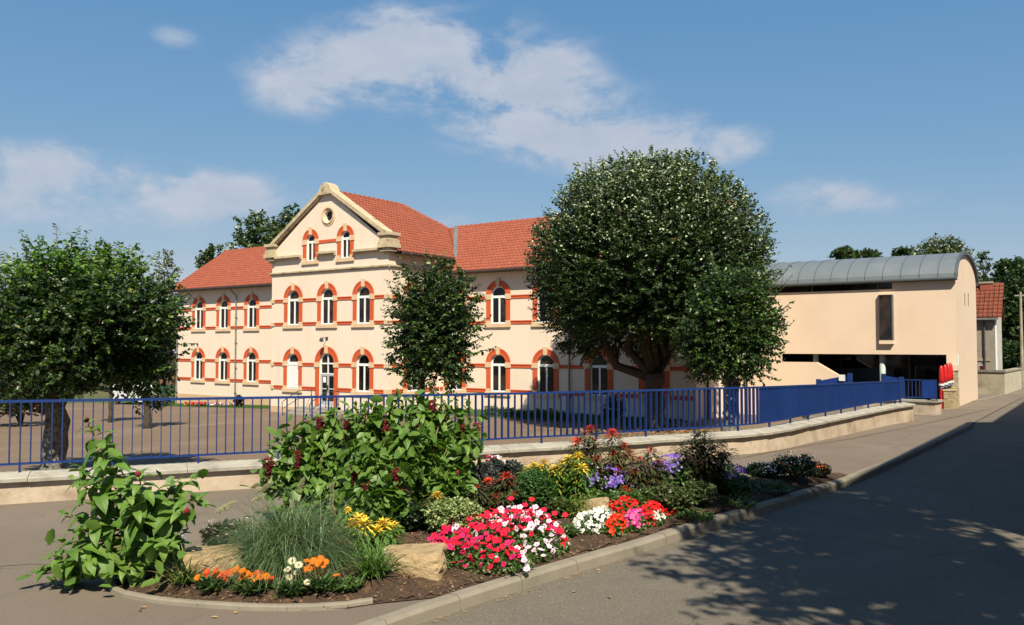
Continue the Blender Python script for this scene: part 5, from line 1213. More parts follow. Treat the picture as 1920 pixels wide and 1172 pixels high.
# small pollards inside the yard at the left
for k, (px, py, t, txt) in enumerate(((207, 764, 45, 'thin dark young tree trunk standing in the yard by the lime tree'), (276, 772, 40, 'stout pale pollard trunk in the yard left of the flower strip'))):
    b = P(px, py, t); b.z = yard_z(b.x); c = b + Vector((0, 0, 3.2))
    tree('pollard_tree', txt, b, c, (1.5, 1.5, 1.0), 220, 14, .15, 100 + k, 0.1 if k == 0 else .17, [ML_LIME, ML_DEEP], [.5, .5], group='pollard trees in the yard', fork=tuple(b + Vector((0, 0, 1.9))), bark=M_BARK, sh_len=.7, limbs=4, twigs=False, tmpl=(LEAF4_V, LEAF4_F))
# red-leaved shrub at the far left, under the lime crown
def shrub(name, label, base, rad, n, m, leaf, seed, mats_, w, group=None, cat='shrub', stems=8, tmpl=None, sh=.35, up=.6, lumps=.2):
    r = np.random.default_rng(seed); base = np.array(base, float); rad = np.array(rad, float); t = thing(name, label, cat, tuple(base), group); cc = base + (0, 0, rad[2] * .95)
    d = unit_dirs(r, n, -.75); k = r.uniform(.45, 1, n) ** .5
    if lumps: c = unit_dirs(r, 16, -.5); k = k * (1 - lumps + lumps * np.clip(((d @ c.T).max(1) - .7) / .25, 0, 1.1))
    tip = cc + d * rad * k[:, None]; bs = tip - nrm(d + (0, 0, up)) * (sh * rad.mean() * r.uniform(.6, 1.3, n))[:, None]
    p, x, u, s, f = shoot_leaves(r, bs, tip, m, leaf, .1); p[:, 2] = np.maximum(p[:, 2], base[2] + .01); cw = np.cumsum(w); mi = np.searchsorted(cw, r.random(len(p)) * cw[-1]); T = tmpl or (LEAF_V, LEAF_F)
    me = scatter_mesh('foliage', T[0], T[1], p - base, frames(x, u, s), mats_, midx=mi); link('foliage', me, t, kind='stuff')
    mb = MB()
    for q in range(stems):
        e = cc + unit_dirs(r, 1, -.2)[0] * rad * .7; mb.tube([base, base + (e - base) * .5 + (0, 0, rad[2] * .12), e], [rad[0] * .035, rad[0] * .025, rad[0] * .012], M_TWIG, 4, cap=False)
    mb.build('stems', t, kind='stuff'); return t
b = P(40, 742, 44); b.z = yard_z(b.x)
shrub('red_shrub', 'reddish brown leaved shrub beyond the yard at the left edge', b, (2.4, 1.8, 1.6), 300, 16, .17, 120, [leafmat('redbrown_leaf', (.12,.035,.02), (.07,.05,.02)), ML_DEEP], [.6, .4])
# hedge plants along the right wing, round bush
rr = np.random.default_rng(8)
ML_HEDGE = leafmat('hedge_leaf', (.06,.13,.02), (.10,.18,.03))
hx = [onY(px, 34.2) for px in (916, 928, 941, 953, 966, 978, 991, 1004, 1016, 1029, 1041, 1054)]
names = ['first','second','third','fourth','fifth','sixth','seventh','eighth','ninth','tenth','eleventh','last']
for k, x in enumerate(hx):
    shrub('hedge_bush', 'low green bush before the right wing, %s of twelve counted from the centre block' % names[k], (x, 34.2 + rr.uniform(-.1, .1), yard_z(x)), (.30, .28, .30 + rr.uniform(-.04, .06)), 60, 10, .075, 130 + k, [ML_HEDGE, ML_LIME], [.6, .4], group='row of low bushes along the right wing', stems=4)
x = onY(1150, 34.6); shrub('round_bush', 'dark round clipped bush against the right wing', (x, 34.6, yard_z(x)), (.62, .6, .72), 260, 14, .08, 150, [ML_DEEP, ML_LIME], [.6, .4], cat='bush')
# flower strip at the left wing
def blooms(name, parent, centre_fn, n, size, mats_, seed, tilt=.5):
    r = np.random.default_rng(seed); pos = np.array([centre_fn(r) for _ in range(n)]); off = np.array(wloc(parent)) if parent else 0
    up = nrm(r.normal(size=(n, 3)) * tilt + (0, 0, 1)); x = r.normal(size=(n, 3))
    return link(name, scatter_mesh(name, FLAT_V, FLAT_F, pos - off, frames(x, up, size * r.uniform(.75, 1.2, n)), mats_, midx=r.integers(0, len(mats_), n)), parent, kind='stuff')
FLAT_V = [(0, 0, -.12)] + [(math.cos(t) * (1 if k % 2 else .82), math.sin(t) * (1 if k % 2 else .82), .05) for k, t in enumerate(np.linspace(0, 2*math.pi, 10, endpoint=False))]
FLAT_F = [(0, 1 + k, 1 + (k + 1) % 10) for k in range(10)]
def petal(name, c, c2=None, trans=.15): return mat(name, c, c2 or tuple(v * .8 for v in c), var='rnd' if c2 else None, scale=40, rough=.6, trans=trans, spec=.2)
M_PW, M_PR, M_PP, M_PC = petal('white_petal', (.82,.82,.78)), petal('red_petal', (.72,.02,.012), (.62,.03,.012)), petal('pink_petal', (.75,.06,.30)), petal('crimson_petal', (.60,.008,.085), (.70,.012,.05))
M_PO, M_PY, M_PV = petal('orange_petal', (.80,.20,.012), (.78,.10,.01)), petal('yellow_petal', (.80,.58,.04), (.75,.48,.03)), petal('violet_petal', (.20,.11,.50), (.14,.09,.42))
for k, (p0, p1, ms, txt) in enumerate(((352, 388, [M_PR, M_PO, M_PP], 'red and orange flowers in the strip along the left wing'), (385, 436, [M_PW, M_PW, M_PP], 'white flowers in the strip along the left wing'))):
    x0, x1 = onY(p0, 35.9), onY(p1, 35.9); t = thing('flower_patch', txt, 'flowers', ((x0+x1)/2, 35.9, yard_z(x0)), group='flower patches along the left wing')
    r = np.random.default_rng(k); n = 420; pos = np.stack([r.uniform(x0, x1, n), r.uniform(35.6, 36.5, n), np.zeros(n)], 1); pos[:, 2] = [yard_z(v) for v in pos[:, 0]] + r.uniform(.03, .22, n)
    link('foliage', scatter_mesh('foliage', LEAF_V, LEAF_F, pos - np.array(t.location), frames(r.normal(size=(n,3)), nrm(r.normal(size=(n,3))*.5+(0,0,1)), r.uniform(.08,.16,n)), [ML_HEDGE]), t, kind='stuff')
    blooms('blossoms', t, lambda r, a=x0, b=x1: (lambda X: (X, r.uniform(35.6, 36.3), yard_z(X) + r.uniform(.16, .32)))(r.uniform(a, b)), 190, .055, ms, k + 3)
x = onY(449, 36.0); shrub('dark_plant', 'spiky dark plant in the strip near the downpipe', (x, 36.0, yard_z(x)), (.28, .28, .45), 60, 10, .2, 160, [leafmat('purple_leaf', (.03,.01,.02), (.05,.03,.02))], [1], cat='plant')
x = onY(303, 35.5); shrub('mauve_bush', 'pale mauve flowering bush left of the flower strip', (x, 35.5, yard_z(x)), (1.1, .9, .55), 160, 12, .12, 161, [ML_LIME, leafmat('mauve_leaf', (.32,.24,.36), (.22,.2,.24))], [.6, .4], cat='bush')
# ------------------------------------------------------------------ flower bed
ML_AM = [leafmat('amaranth_leaf', (.085,.175,.028), (.13,.24,.045), .3, .45)]
M_STEM = mat('green_stem', (.14,.16,.05), (.16,.10,.05), 8, .6); M_TASSEL = mat('amaranth_tassel', (.22,.012,.026), (.30,.024,.045), 30, .8, .5, 60)
def GB(px, py):
    z = .1
    for _ in range(4): p = G(px, py, z); z = soil_z(p.x, p.y) if inside(p.x, p.y) else street_z(p.y)
    return Vector((p.x, p.y, z))
def leaf_mesh(e0, e1, w=.25, n=6, mtl=None, fold=.22, name='leaf', wave=0.03):
    pts = []; p = np.array([0., 0.]); out = []
    for k in range(n + 1): out.append(p.copy()); a = R(e0 + (e1 - e0) * (k / n)); p = p + np.array([math.cos(a), math.sin(a)]) / n
    mb = MB(); L, C, Q = [], [], []
    for k, q in enumerate(out):
        f = k / n; hw = w * (math.sin(math.pi * min(1, f * 1.02) ** .75) ** .9 if 0 < f < 1 else 0.02 if f == 0 else 0); a = R(e0 + (e1 - e0) * f); wv = wave * (1 if k % 2 else -1)
        C.append((q[0], 0, q[1])); up = np.array([-math.sin(a), math.cos(a)]) * (fold * hw + wv * hw * 2)
        L.append((q[0] + up[0], hw, q[1] + up[1])); Q.append((q[0] + up[0], -hw, q[1] + up[1]))
    mb.strip(C, L, mtl); mb.strip(Q, C, mtl); me = mb.mesh(name, smooth=True); return me
AM_LEAF = [leaf_mesh(a, b, w, 6, ML_AM[0]) for a, b, w in ((25, -70, .20), (5, -88, .205), (-10, -85, .215), (45, -35, .19), (-30, -95, .205), (10, -60, .22))]
M_AM_OBJ = mat('amaranth_leaf_big', (.085,.175,.026), (.15,.26,.045), var='inst', rough=.48, trans=.28, spec=.4, bump=.3, bscale=45)
for me in AM_LEAF: me.materials[0] = M_AM_OBJ
def basis_rot(x, up):
    x = Vector(x).normalized(); y = Vector(up).cross(x).normalized(); z = x.cross(y); return Matrix((x, y, z)).transposed().to_euler()
def tassel_mesh(L, w, seed, n=170, ball=False):
    r = np.random.default_rng(seed); k = 5 if not ball else 1; P_, X_, S_ = [], [], []
    for q in range(n):
        if ball: d = r.normal(size=3); d /= np.linalg.norm(d); P_.append(d * w * .6); X_.append(d); S_.append(w * .9)
        else:
            s = q % k; f = r.random() ** .9; a = 2 * math.pi * s / k + .4; ln = L * (.6 + .4 * ((s * 37) % 5) / 4); off = w * (.35 + .45 * math.sin(math.pi * min(1, f + .2)))
            c = np.array([math.cos(a) * off, math.sin(a) * off, -f * ln + .02]); d = r.normal(size=3); d /= np.linalg.norm(d); P_.append(c + d * w * .22); X_.append(d + (0, 0, -.7)); S_.append(w * .55)
    n = len(P_); return scatter_mesh('tassel', [(0,.3,0),(0,-.26,.16),(0,-.1,-.3),(1,0,0)], [(0,1,3),(1,2,3),(2,0,3)], np.array(P_), frames(np.array(X_), r.normal(size=(n,3)), np.array(S_)), [M_TASSEL])
TAS = [tassel_mesh(.34, .055, 1, 340), tassel_mesh(.26, .05, 2, 280), tassel_mesh(.16, .045, 3, 200), tassel_mesh(0, .026, 4, 90, ball=True)]
def amaranth(label, base, heads, leaves, ls, seed, tassels, group=None, low=None):
    """heads: world points; every leaf is an object of its own"""
    r = random.Random(seed); t = thing('amaranth', label, 'amaranth plant', tuple(base), group); mb = MB()
    top = max(heads, key=lambda p: p.z); main = base.lerp(Vector((base.x * .4 + top.x * .6, base.y * .4 + top.y * .6, top.z)), 1)
    for hi, h in enumerate(heads):
        f = r.uniform(.08, .35); a = base.lerp(main, f) if hi else base; mid = a.lerp(h, .5) + Vector((0, 0, .06)) - Vector((h.x - a.x, h.y - a.y, 0)) * .1
        mb.tube([a - Vector((0, 0, .03)), mid, h - Vector((0, 0, .02))], [.016, .012, .007], M_STEM, 5, cap=False)
        out = Vector((h.x - base.x, h.y - base.y, 0)); tilt = (Vector((0, 0, 1)) + out * .45 - FW * .15).normalized(); n = leaves
        phase = r.uniform(0, 6.28); axis = (h - mid).normalized()
        for k in range(n):
            q = k / (n - 1); phi = phase + k * 2.399 + r.uniform(-.25, .25); u = tilt.orthogonal().normalized(); v = tilt.cross(u); d = u * math.cos(phi) + v * math.sin(phi)
            sz = ls * (.42 + .62 * q) * r.uniform(.85, 1.12); at_ = h - axis * (q * ls * 1.1) ; me = AM_LEAF[(3, 0, 5, 1, 2, 4)[min(5, int(q * 6))]] if r.random() < .8 else AM_LEAF[r.randint(0, 5)]
            upv = (tilt * (1 - .5 * q) + Vector((0, 0, .5))).normalized(); link('leaf', me, t, at_ - base, basis_rot((d + upv * .05).normalized(), upv), scale=sz)
        ti = tassels(hi, r)
        if ti is not None: link('flower_tassel' if ti < 3 else 'flower_bud', TAS[ti], t, h - base + Vector((0, 0, .03)) - FW * (.14 if ti < 2 else .04), (0, 0, r.uniform(0, 6)), scale=r.uniform(.85, 1.15) * (1.0 if ti < 2 else 1))
    if low:                                                        # shaded small leaves deep inside the plant
        rr_ = np.random.default_rng(seed); n = low; hs = np.array([list(h) for h in heads]); k = rr_.integers(0, len(hs), n); f = rr_.uniform(.15, 1.0, n)[:, None] ** .7; bb = np.array(base)
        pp = bb + (hs[k] - bb) * f + rr_.normal(size=(n, 3)) * .09; pp[:, 2] = np.maximum(pp[:, 2], base.z + .03); x = rr_.normal(size=(n, 3)) + (0, 0, -.3)
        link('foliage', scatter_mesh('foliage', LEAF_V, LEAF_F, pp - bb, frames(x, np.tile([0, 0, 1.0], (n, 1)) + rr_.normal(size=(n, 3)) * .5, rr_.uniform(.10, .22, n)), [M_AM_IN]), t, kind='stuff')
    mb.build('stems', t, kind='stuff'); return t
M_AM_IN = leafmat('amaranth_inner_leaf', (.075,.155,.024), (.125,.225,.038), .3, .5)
r = random.Random(2)
# plant at the left end
bA = GB(285, 1078); tA = 9.25
hA = [(165,792),(222,868),(262,893),(248,948),(186,958),(362,898),(196,1008),(352,962),(122,965),(110,1018),(80,1075),(120,1062),(246,1035),(286,1040),(170,1068),(300,985),(150,875),(215,925),(182,842),(225,1085),(318,1030),(92,1050),(68,1088),(140,1000),(138,900),(330,905),(378,935),(340,1005),(235,905)]
HA = [Vector(P(x, y, tA + r.uniform(-.35, .35))) for x, y in hA]
HA = [Vector((p.x, p.y, max(p.z, .16))) for p in HA]
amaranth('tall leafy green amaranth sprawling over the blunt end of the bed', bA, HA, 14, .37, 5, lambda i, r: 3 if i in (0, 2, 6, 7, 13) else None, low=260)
# big clump
def fill(poly, n, seed, dmin):
    r = random.Random(seed); out = []; xs = [p[0] for p in poly]; ys = [p[1] for p in poly]
    for _ in range(6000):
        x, y = r.uniform(min(xs), max(xs)), r.uniform(min(ys), max(ys))
        if inside(x, y, poly) and all(math.hypot(x - a, (y - b) * 1.2) > dmin for a, b in out): out.append((x, y))
        if len(out) >= n: break
    return out
B1 = [(486,862),(535,818),(600,778),(640,768),(655,800),(650,930),(600,935),(540,900),(495,905)]
B2 = [(640,768),(690,762),(735,748),(775,742),(790,800),(775,880),(760,965),(700,975),(650,935),(650,800)]
B3 = [(770,742),(810,738),(858,742),(900,778),(892,830),(872,890),(820,935),(765,925),(778,800)]
for k, (poly, bpx, n, ttl, sd, tas) in enumerate(((B1, (600, 985), 24, 'left part of the big green amaranth clump, with hanging crimson tassels by the fountain grass', 21, [(562,845),(508,858),(604,782)]), (B2, (700, 1000), 25, 'middle plant of the big green amaranth clump with crimson tassels', 22, [(655,790),(725,790),(690,898),(745,878)]), (B3, (810, 978), 25, 'right plant of the big green amaranth clump, next to the dark kale', 23, [(868,798),(812,752),(815,822),(765,828),(895,792)]))):
    hs = tas + [p for p in fill(poly, n, sd, 23) if all(math.hypot(p[0] - a, p[1] - b) > 22 for a, b in tas)]
    b = GB(*bpx); base_t = (b.x * FW.x + b.y * FW.y); HH = []
    for x, y in hs: HH.append(Vector(P(x, y + (4 if (x, y) in tas else -12), base_t + .15 + (900 - y) * .0035 + r.uniform(-.25, .3))))
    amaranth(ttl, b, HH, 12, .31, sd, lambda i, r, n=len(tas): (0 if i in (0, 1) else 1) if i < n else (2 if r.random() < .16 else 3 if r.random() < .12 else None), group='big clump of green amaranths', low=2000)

# arching grasses
def grass_clump(name, label, base, n, L, spread, wdt, mats_, seed, cat='grass', plumes=0, ph=None, group=None, e=(50, 88), curl=1.5):
    r = np.random.default_rng(seed); t = thing(name, label, cat, tuple(base), group); S = 6; az = r.uniform(0, 2*np.pi, n); el = np.radians(r.uniform(*e, n)); ln = L * r.uniform(.45, 1.1, n); b = r.normal(size=(n, 2)) * spread
    V = np.zeros((n, S * 2, 3)); p = np.stack([b[:, 0], b[:, 1], np.zeros(n)], 1); hw = wdt * r.uniform(.6, 1.2, n); cv = r.uniform(.6, 1.3, n) * curl
    for k in range(S):
        f = k / (S - 1); side = np.stack([-np.sin(az), np.cos(az), np.zeros(n)], 1) * (hw * (1 - f ** 2 * .95))[:, None]; V[:, 2*k] = p + side; V[:, 2*k+1] = p - side
        a = el - cv * f ** 1.2; p = p + np.stack([np.cos(a) * np.cos(az), np.cos(a) * np.sin(az), np.sin(a)], 1) * (ln / (S - 1))[:, None]
    V[..., 2] = np.maximum(V[..., 2], .01); F = np.array([(2*k, 2*k+1, 2*k+3, 2*k+2) for k in range(S - 1)]); Fc = (F[None] + (np.arange(n) * S * 2)[:, None, None]).reshape(-1, 4)
    me = bpy.data.meshes.new('blades'); me.from_pydata(V.reshape(-1, 3).tolist(), [], Fc.tolist()); [me.materials.append(m) for m in mats_]
    at_ = me.attributes.new('rnd', 'FLOAT', 'POINT'); at_.data.foreach_set('value', np.repeat(r.random(n), S * 2).astype(np.float32)); me.polygons.foreach_set('material_index', np.repeat(r.integers(0, len(mats_), n), S - 1).astype(np.int32)); link('blades', me, t, kind='stuff'); return t
ML_FG = leafmat('fountain_grass_blade', (.07,.13,.045), (.12,.19,.08), .15, .5); ML_FG2 = leafmat('fountain_grass_pale', (.20,.26,.13), (.14,.20,.08), .15)
ML_DL = leafmat('strap_leaf', (.08,.17,.025), (.13,.24,.05), .2, .4); ML_DRY = leafmat('dry_blade', (.36,.28,.12), (.28,.20,.08), .1)
fb_ = GB(540, 1060)
fg = grass_clump('fountain_grass', 'wide arching mound of fountain grass with pale fluffy plumes', fb_, 3000, 1.15, .20, .0042, [ML_FG, ML_FG, ML_FG, ML_FG2], 31, 'ornamental grass', e=(28, 88), curl=2.1)
M_PLUME = leafmat('grass_plume', (.50,.47,.32), (.40,.40,.26), .3, .8)
def plume(px0, py0, px1, py1, w, label, stem=True):
    tt = 9.9; a, b = Vector(P(px0, py0, tt)), Vector(P(px1, py1, tt)); r = np.random.default_rng(int(px0)); n = 900; f = r.random(n); D = np.array(b - a); p = np.array(a) + D * f[:, None]; d = r.normal(size=(n, 3)); d = nrm(d); ww = w * np.sin(np.pi * np.clip(f * .92 + .06, 0, 1)) ** .6
    x = d + nrm(D[None])[0] * 1.2; me = scatter_mesh('plume', [(0,.06,0),(0,-.06,0),(1,0,0)], [(0,1,2)], p - np.array(fb_), frames(x, r.normal(size=(n, 3)), ww * 1.3), [M_PLUME]); link('plume', me, fg)
    MB().tube([fb_ + Vector((0, 0, .2)), (fb_ + a) / 2 + Vector((0, 0, .22)), a, b], [.003, .003, .002, .001], M_STEM, 3, cap=False).build('plume_stem', fg)
for q in ((446,938,404,962,.05), (470,915,486,908,.04), (558,925,570,895,.035), (550,935,545,955,.03), (619,960,623,925,.035), (628,968,622,948,.035), (560,975,568,962,.035), (620,925,624,905,.03), (480,925,510,905,.04), (500,925,472,942,.04)): plume(*q, '')
grass_clump('strap_leaf_plant', 'tuft of green strap leaves under the left amaranth, beside the first boulder', GB(345, 1092), 130, .48, .05, .009, [ML_DL, ML_DL, ML_DRY], 32, 'plant', e=(35, 85), curl=1.3, group='tufts of strap leaves')
grass_clump('strap_leaf_plant', 'tuft of bright green strap leaves before the large boulder', GB(700, 1078), 230, .52, .05, .009, [ML_DL], 33, 'plant', e=(30, 88), curl=1.2, group='tufts of strap leaves')

# boulders
def boulder(label, px, py, size, seed, group='sandstone boulders in the bed', rz=0):
    import bmesh
    from mathutils import noise as mn
    b = GB(px, py); bm = bmesh.new(); bmesh.ops.create_icosphere(bm, subdivisions=4, radius=1)
    for v in bm.verts:
        c = v.co.copy(); q = Vector((c.x, c.y, c.z)); s = max(abs(q.x), abs(q.y), abs(q.z)); box = q / s * .86; c = q * .45 + box * .55
        c += c * (mn.noise(q * 1.1 + Vector((seed, 0, 0))) * .30 + mn.noise(q * 3.1 + Vector((0, seed, 0))) * .10 + mn.noise(q * 8 + Vector((0, seed, 0))) * .035); c.z = min(c.z, .62 + .10 * c.x + mn.noise(q * 4) * .06)
        v.co = Vector((c.x * size[0], c.y * size[1], c.z * size[2]))
    me = bpy.data.meshes.new('boulder'); bm.to_mesh(me); bm.free(); me.materials.append(M_ROCK); me.polygons.foreach_set('use_smooth', [False] * len(me.polygons))
    o = link('boulder', me, None, b + Vector((0, 0, size[2] * .25)), (0, 0, YAW + rz)); tag(o, label, 'boulder', group)
M_ROCK = mat('boulder_sandstone', (.42,.31,.17), (.33,.24,.13), 5, .92, .9, 22, c3=(.22,.16,.09), s3=6, t3=(.52,.68), bdist=.03)
boulder('pale sandstone boulder by the left amaranth, behind the red gazanias', 402, 1070, (.38, .27, .27), 3)
boulder('largest sandstone boulder, left of the crimson petunias', 768, 1060, (.42, .30, .22), 8, rz=-.15)
boulder('small sandstone boulder above the red impatiens', 1118, 962, (.22, .2, .22), 5)

# flowers with their own petals
def daisy_mesh(nm, c, petals=15, r1=1.0, core=M_PY):
    mb = MB()
    for layer, (rr_, z, off) in enumerate(((r1, .0, 0), (r1 * .78, .10, .5))):
        for k in range(petals):
            a = 2 * math.pi * (k + off) / petals; da = math.pi / petals * .85; p = lambda r_, b, zz: (r_ * math.cos(b), r_ * math.sin(b), zz)
            mb.poly([p(.14, a, z), p(rr_ * .62, a - da, z + .16), p(rr_, a, z + .10), p(rr_ * .62, a + da, z + .16)], c)
    mb.poly([(.2 * math.cos(t), .2 * math.sin(t), .2) for t in np.linspace(0, 6.28, 8, endpoint=False)], core); return mb.mesh(nm)
def petunia_mesh(nm, c, throat):
    mb = MB(); N = 20; ring = lambda r_, z, lob: [(r_ * (1 - lob * (1 - abs(math.cos(2.5 * t)))) * math.cos(t), r_ * (1 - lob * (1 - abs(math.cos(2.5 * t)))) * math.sin(t), z + (.06 * math.cos(5 * t) if lob else 0)) for t in np.linspace(0, 2*math.pi, N, endpoint=False)]
    mb.strip(ring(.62, .05, .05), ring(1, -.02, .2), c, closed=True); mb.strip(ring(.2, -.12, 0), ring(.62, .05, .05), c, closed=True); mb.poly(ring(.2, -.12, 0), throat); mb.strip(ring(.03, -.6, 0), ring(.2, -.125, 0), throat, closed=True); return mb.mesh(nm, smooth=True)
M_THR = mat('dark_throat', (.10,.01,.05)); M_PCR, M_PPK, M_PWP = petal('petunia_crimson', (.66,.008,.05)), petal('petunia_magenta', (.64,.015,.13)), petal('petunia_blush', (.80,.62,.72))
PET = [petunia_mesh('petunia_flower', M_PCR, mat('crimson_throat', (.20,.0,.02))), petunia_mesh('petunia_flower', M_PPK, mat('crimson_throat', (.20,.0,.02))), petunia_mesh('petunia_flower', M_PWP, M_THR), petunia_mesh('petunia_flower', petal('petunia_red', (.70,.012,.03)), mat('crimson_throat', (.20,.0,.02)))]
toward = (-FW * .75 + Vector((0, 0, 1))).normalized()
def mound(name, label, cat, poly_px, h, n_leaf, leafsz, lmats, seed, group=None):
    """low plant mass over an outline given on the ground; returns thing and a sampler of its top surface"""
    pts = [GB(*q) for q in poly_px]; poly = [(p.x, p.y) for p in pts]; c = Vector((sum(p.x for p in pts) / len(pts), sum(p.y for p in pts) / len(pts), 0)); c.z = soil_z(c.x, c.y)
    t = thing(name, label, cat, tuple(c), group); xs = [p[0] for p in poly]; ys = [p[1] for p in poly]; w = min(max(xs) - min(xs), max(ys) - min(ys)) * .5
    def hz(x, y): e = min(1, edge_dist(x, y, poly) / w); return soil_z(x, y) + h * math.sqrt(max(0, 1 - (1 - e) ** 2)) * (.78 + .28 * math.sin(x * 7.3 + seed) * math.sin(y * 6.1 + seed * 2))
    def samp(r):
        while True:
            x, y = r.uniform(min(xs), max(xs)), r.uniform(min(ys), max(ys))
            if inside(x, y, poly): return x, y, hz(x, y)
    r = np.random.default_rng(seed); q = np.array([samp(r) for _ in range(n_leaf)]); z0 = np.array([soil_z(a[0], a[1]) for a in q[:60]]).mean(); q[:, 2] = z0 + (q[:, 2] - z0) * r.uniform(.25, 1, n_leaf)
    link('foliage', scatter_mesh('foliage', LEAF_V, LEAF_F, q - np.array(c), frames(r.normal(size=(n_leaf, 3)) + (0, 0, .3), nrm(r.normal(size=(n_leaf, 3)) * .7 + (0, 0, 1)), leafsz * r.uniform(.6, 1.2, n_leaf)), lmats), t, kind='stuff')
    return t, samp, c
def flowers(t, samp, c, meshes, n, size, seed, dmin, choose=None, name='flower', lift=.02, tilt=.35, face=.8, hj=.01):
    r = np.random.default_rng(seed); out = []
    for _ in range(n * 40):
        x, y, z = samp(r)
        if all((x-a)**2 + (y-b)**2 > dmin*dmin for a, b in out):
            out.append((x, y)); nv = Vector(r.normal(size=3) * tilt) + toward * face + Vector((0, 0, .3)); nv.normalize(); k = choose(x, y, r) if choose else int(r.integers(0, len(meshes)))
            link(name, meshes[k], t, Vector((x, y, z + lift + r.uniform(-hj, hj + .02))) - c, nv.to_track_quat('Z', 'Y').to_euler(), scale=size * r.uniform(.8, 1.12))
        if len(out) >= n: break
ML_FL = leafmat('bedding_leaf', (.045,.10,.018), (.08,.15,.03), .2)
t, sm, c = mound('petunias', 'large mound of crimson and blush white petunias spilling over the kerb', 'petunias', [(790,1040),(835,1006),(905,985),(960,975),(1030,985),(1062,1012),(1070,1038),(1035,1053),(1000,1062),(990,1084),(935,1088),(880,1078),(825,1062)], .27, 6500, .05, [ML_FL], 41)
def ch(x, y, r):
    d = Vector((x, y, .3)) - Vector((0, 0, E)); u = (d.dot(RT) / d.dot(FW)) * F_PX + CX; v = CY + (-(d.z / d.dot(FW)) + math.tan(PITCH)) * F_PX
    if 975 < u < 1045 and 1000 < v < 1035: return 2
    if 915 < u < 1065 and 945 < v < 1000 and r.random() < .42: return 2
    return 2 if r.random() < .07 else (1 if r.random() < .2 else (3 if r.random() < .3 else 0))
flowers(t, sm, c, PET, 400, .042, 42, .040, ch, lift=.035, tilt=.5, hj=.05)
PATCH = [
 ('white impatiens patch beside the petunias', [(1072,992),(1085,976),(1130,968),(1158,978),(1160,998),(1125,1006),(1085,1004)], [petal('impatiens_white', (.84,.84,.80))], 44, 190),
 ('scarlet impatiens patch behind the white one, by the small boulder', [(1108,962),(1150,950),(1200,950),(1215,966),(1190,976),(1150,972)], [petal('impatiens_scarlet', (.78,.016,.014))], 45, 200),
 ('orange red impatiens patch in front at the kerb', [(1132,1004),(1142,988),(1166,986),(1176,1000),(1165,1008),(1145,1011)], [petal('impatiens_orange', (.84,.045,.012))], 46, 90),
 ('magenta impatiens patch between the white and red ones', [(1162,985),(1175,972),(1205,972),(1214,988),(1200,1002),(1175,1000)], [petal('impatiens_magenta', (.72,.03,.28)), petal('impatiens_pink', (.78,.14,.36))], 47, 130),
 ('far red impatiens patch running towards the shade', [(1195,975),(1205,955),(1250,957),(1272,968),(1250,976),(1228,990),(1205,994)], [petal('impatiens_red', (.70,.02,.02)), petal('impatiens_scarlet', (.80,.035,.012))], 48, 190),
 ('small white impatiens patch inside the far red ones', [(1216,985),(1222,970),(1240,968),(1246,982),(1232,990)], [petal('impatiens_white', (.84,.84,.80))], 49, 50)]
# taller sprigs of the petunias at the back
for k_, (px, py, k) in enumerate(((958,934,0),(997,936,3),(985,946,0),(1004,950,2),(975,950,2),(1020,955,0),(968,960,3),(1040,962,0),(930,958,3),(880,972,0),(865,985,3),(955,952,2),(1010,962,2),(850,998,0),(945,966,0),(1060,965,3),(915,968,0))):
    p = P(px, py, c.dot(FW) + .35 + (k_ % 3) * .08); link('flower', PET[k], t, p - c, toward.to_track_quat('Z', 'Y').to_euler(), scale=.043)
    if k_ < 6: MB().tube([Vector((p.x, p.y, soil_z(p.x, p.y))), p - Vector((0, 0, .02))], .006, M_STEM, 3, cap=False).build('stem', t, loc=tuple(p))
for lb, poly, ms, sd_, n in PATCH:
    t, sm, c = mound('impatiens', lb, 'impatiens', poly, .17, 1500, .045, [ML_FL], sd_, 'impatiens patches by the kerb')
    r_ = np.random.default_rng(sd_); pos = np.array([sm(r_) for _ in range(n)]); pos[:, 2] += .02 + r_.uniform(0, .03, n); up = nrm(r_.normal(size=(n, 3)) * .4 + np.array(toward) * .9)
    link('blossoms', scatter_mesh('blossoms', FLAT_V, FLAT_F, pos - np.array(c), frames(r_.normal(size=(n, 3)), up, .030 * r_.uniform(.8, 1.2, n)), ms, midx=r_.integers(0, len(ms), n)), t, kind='stuff')
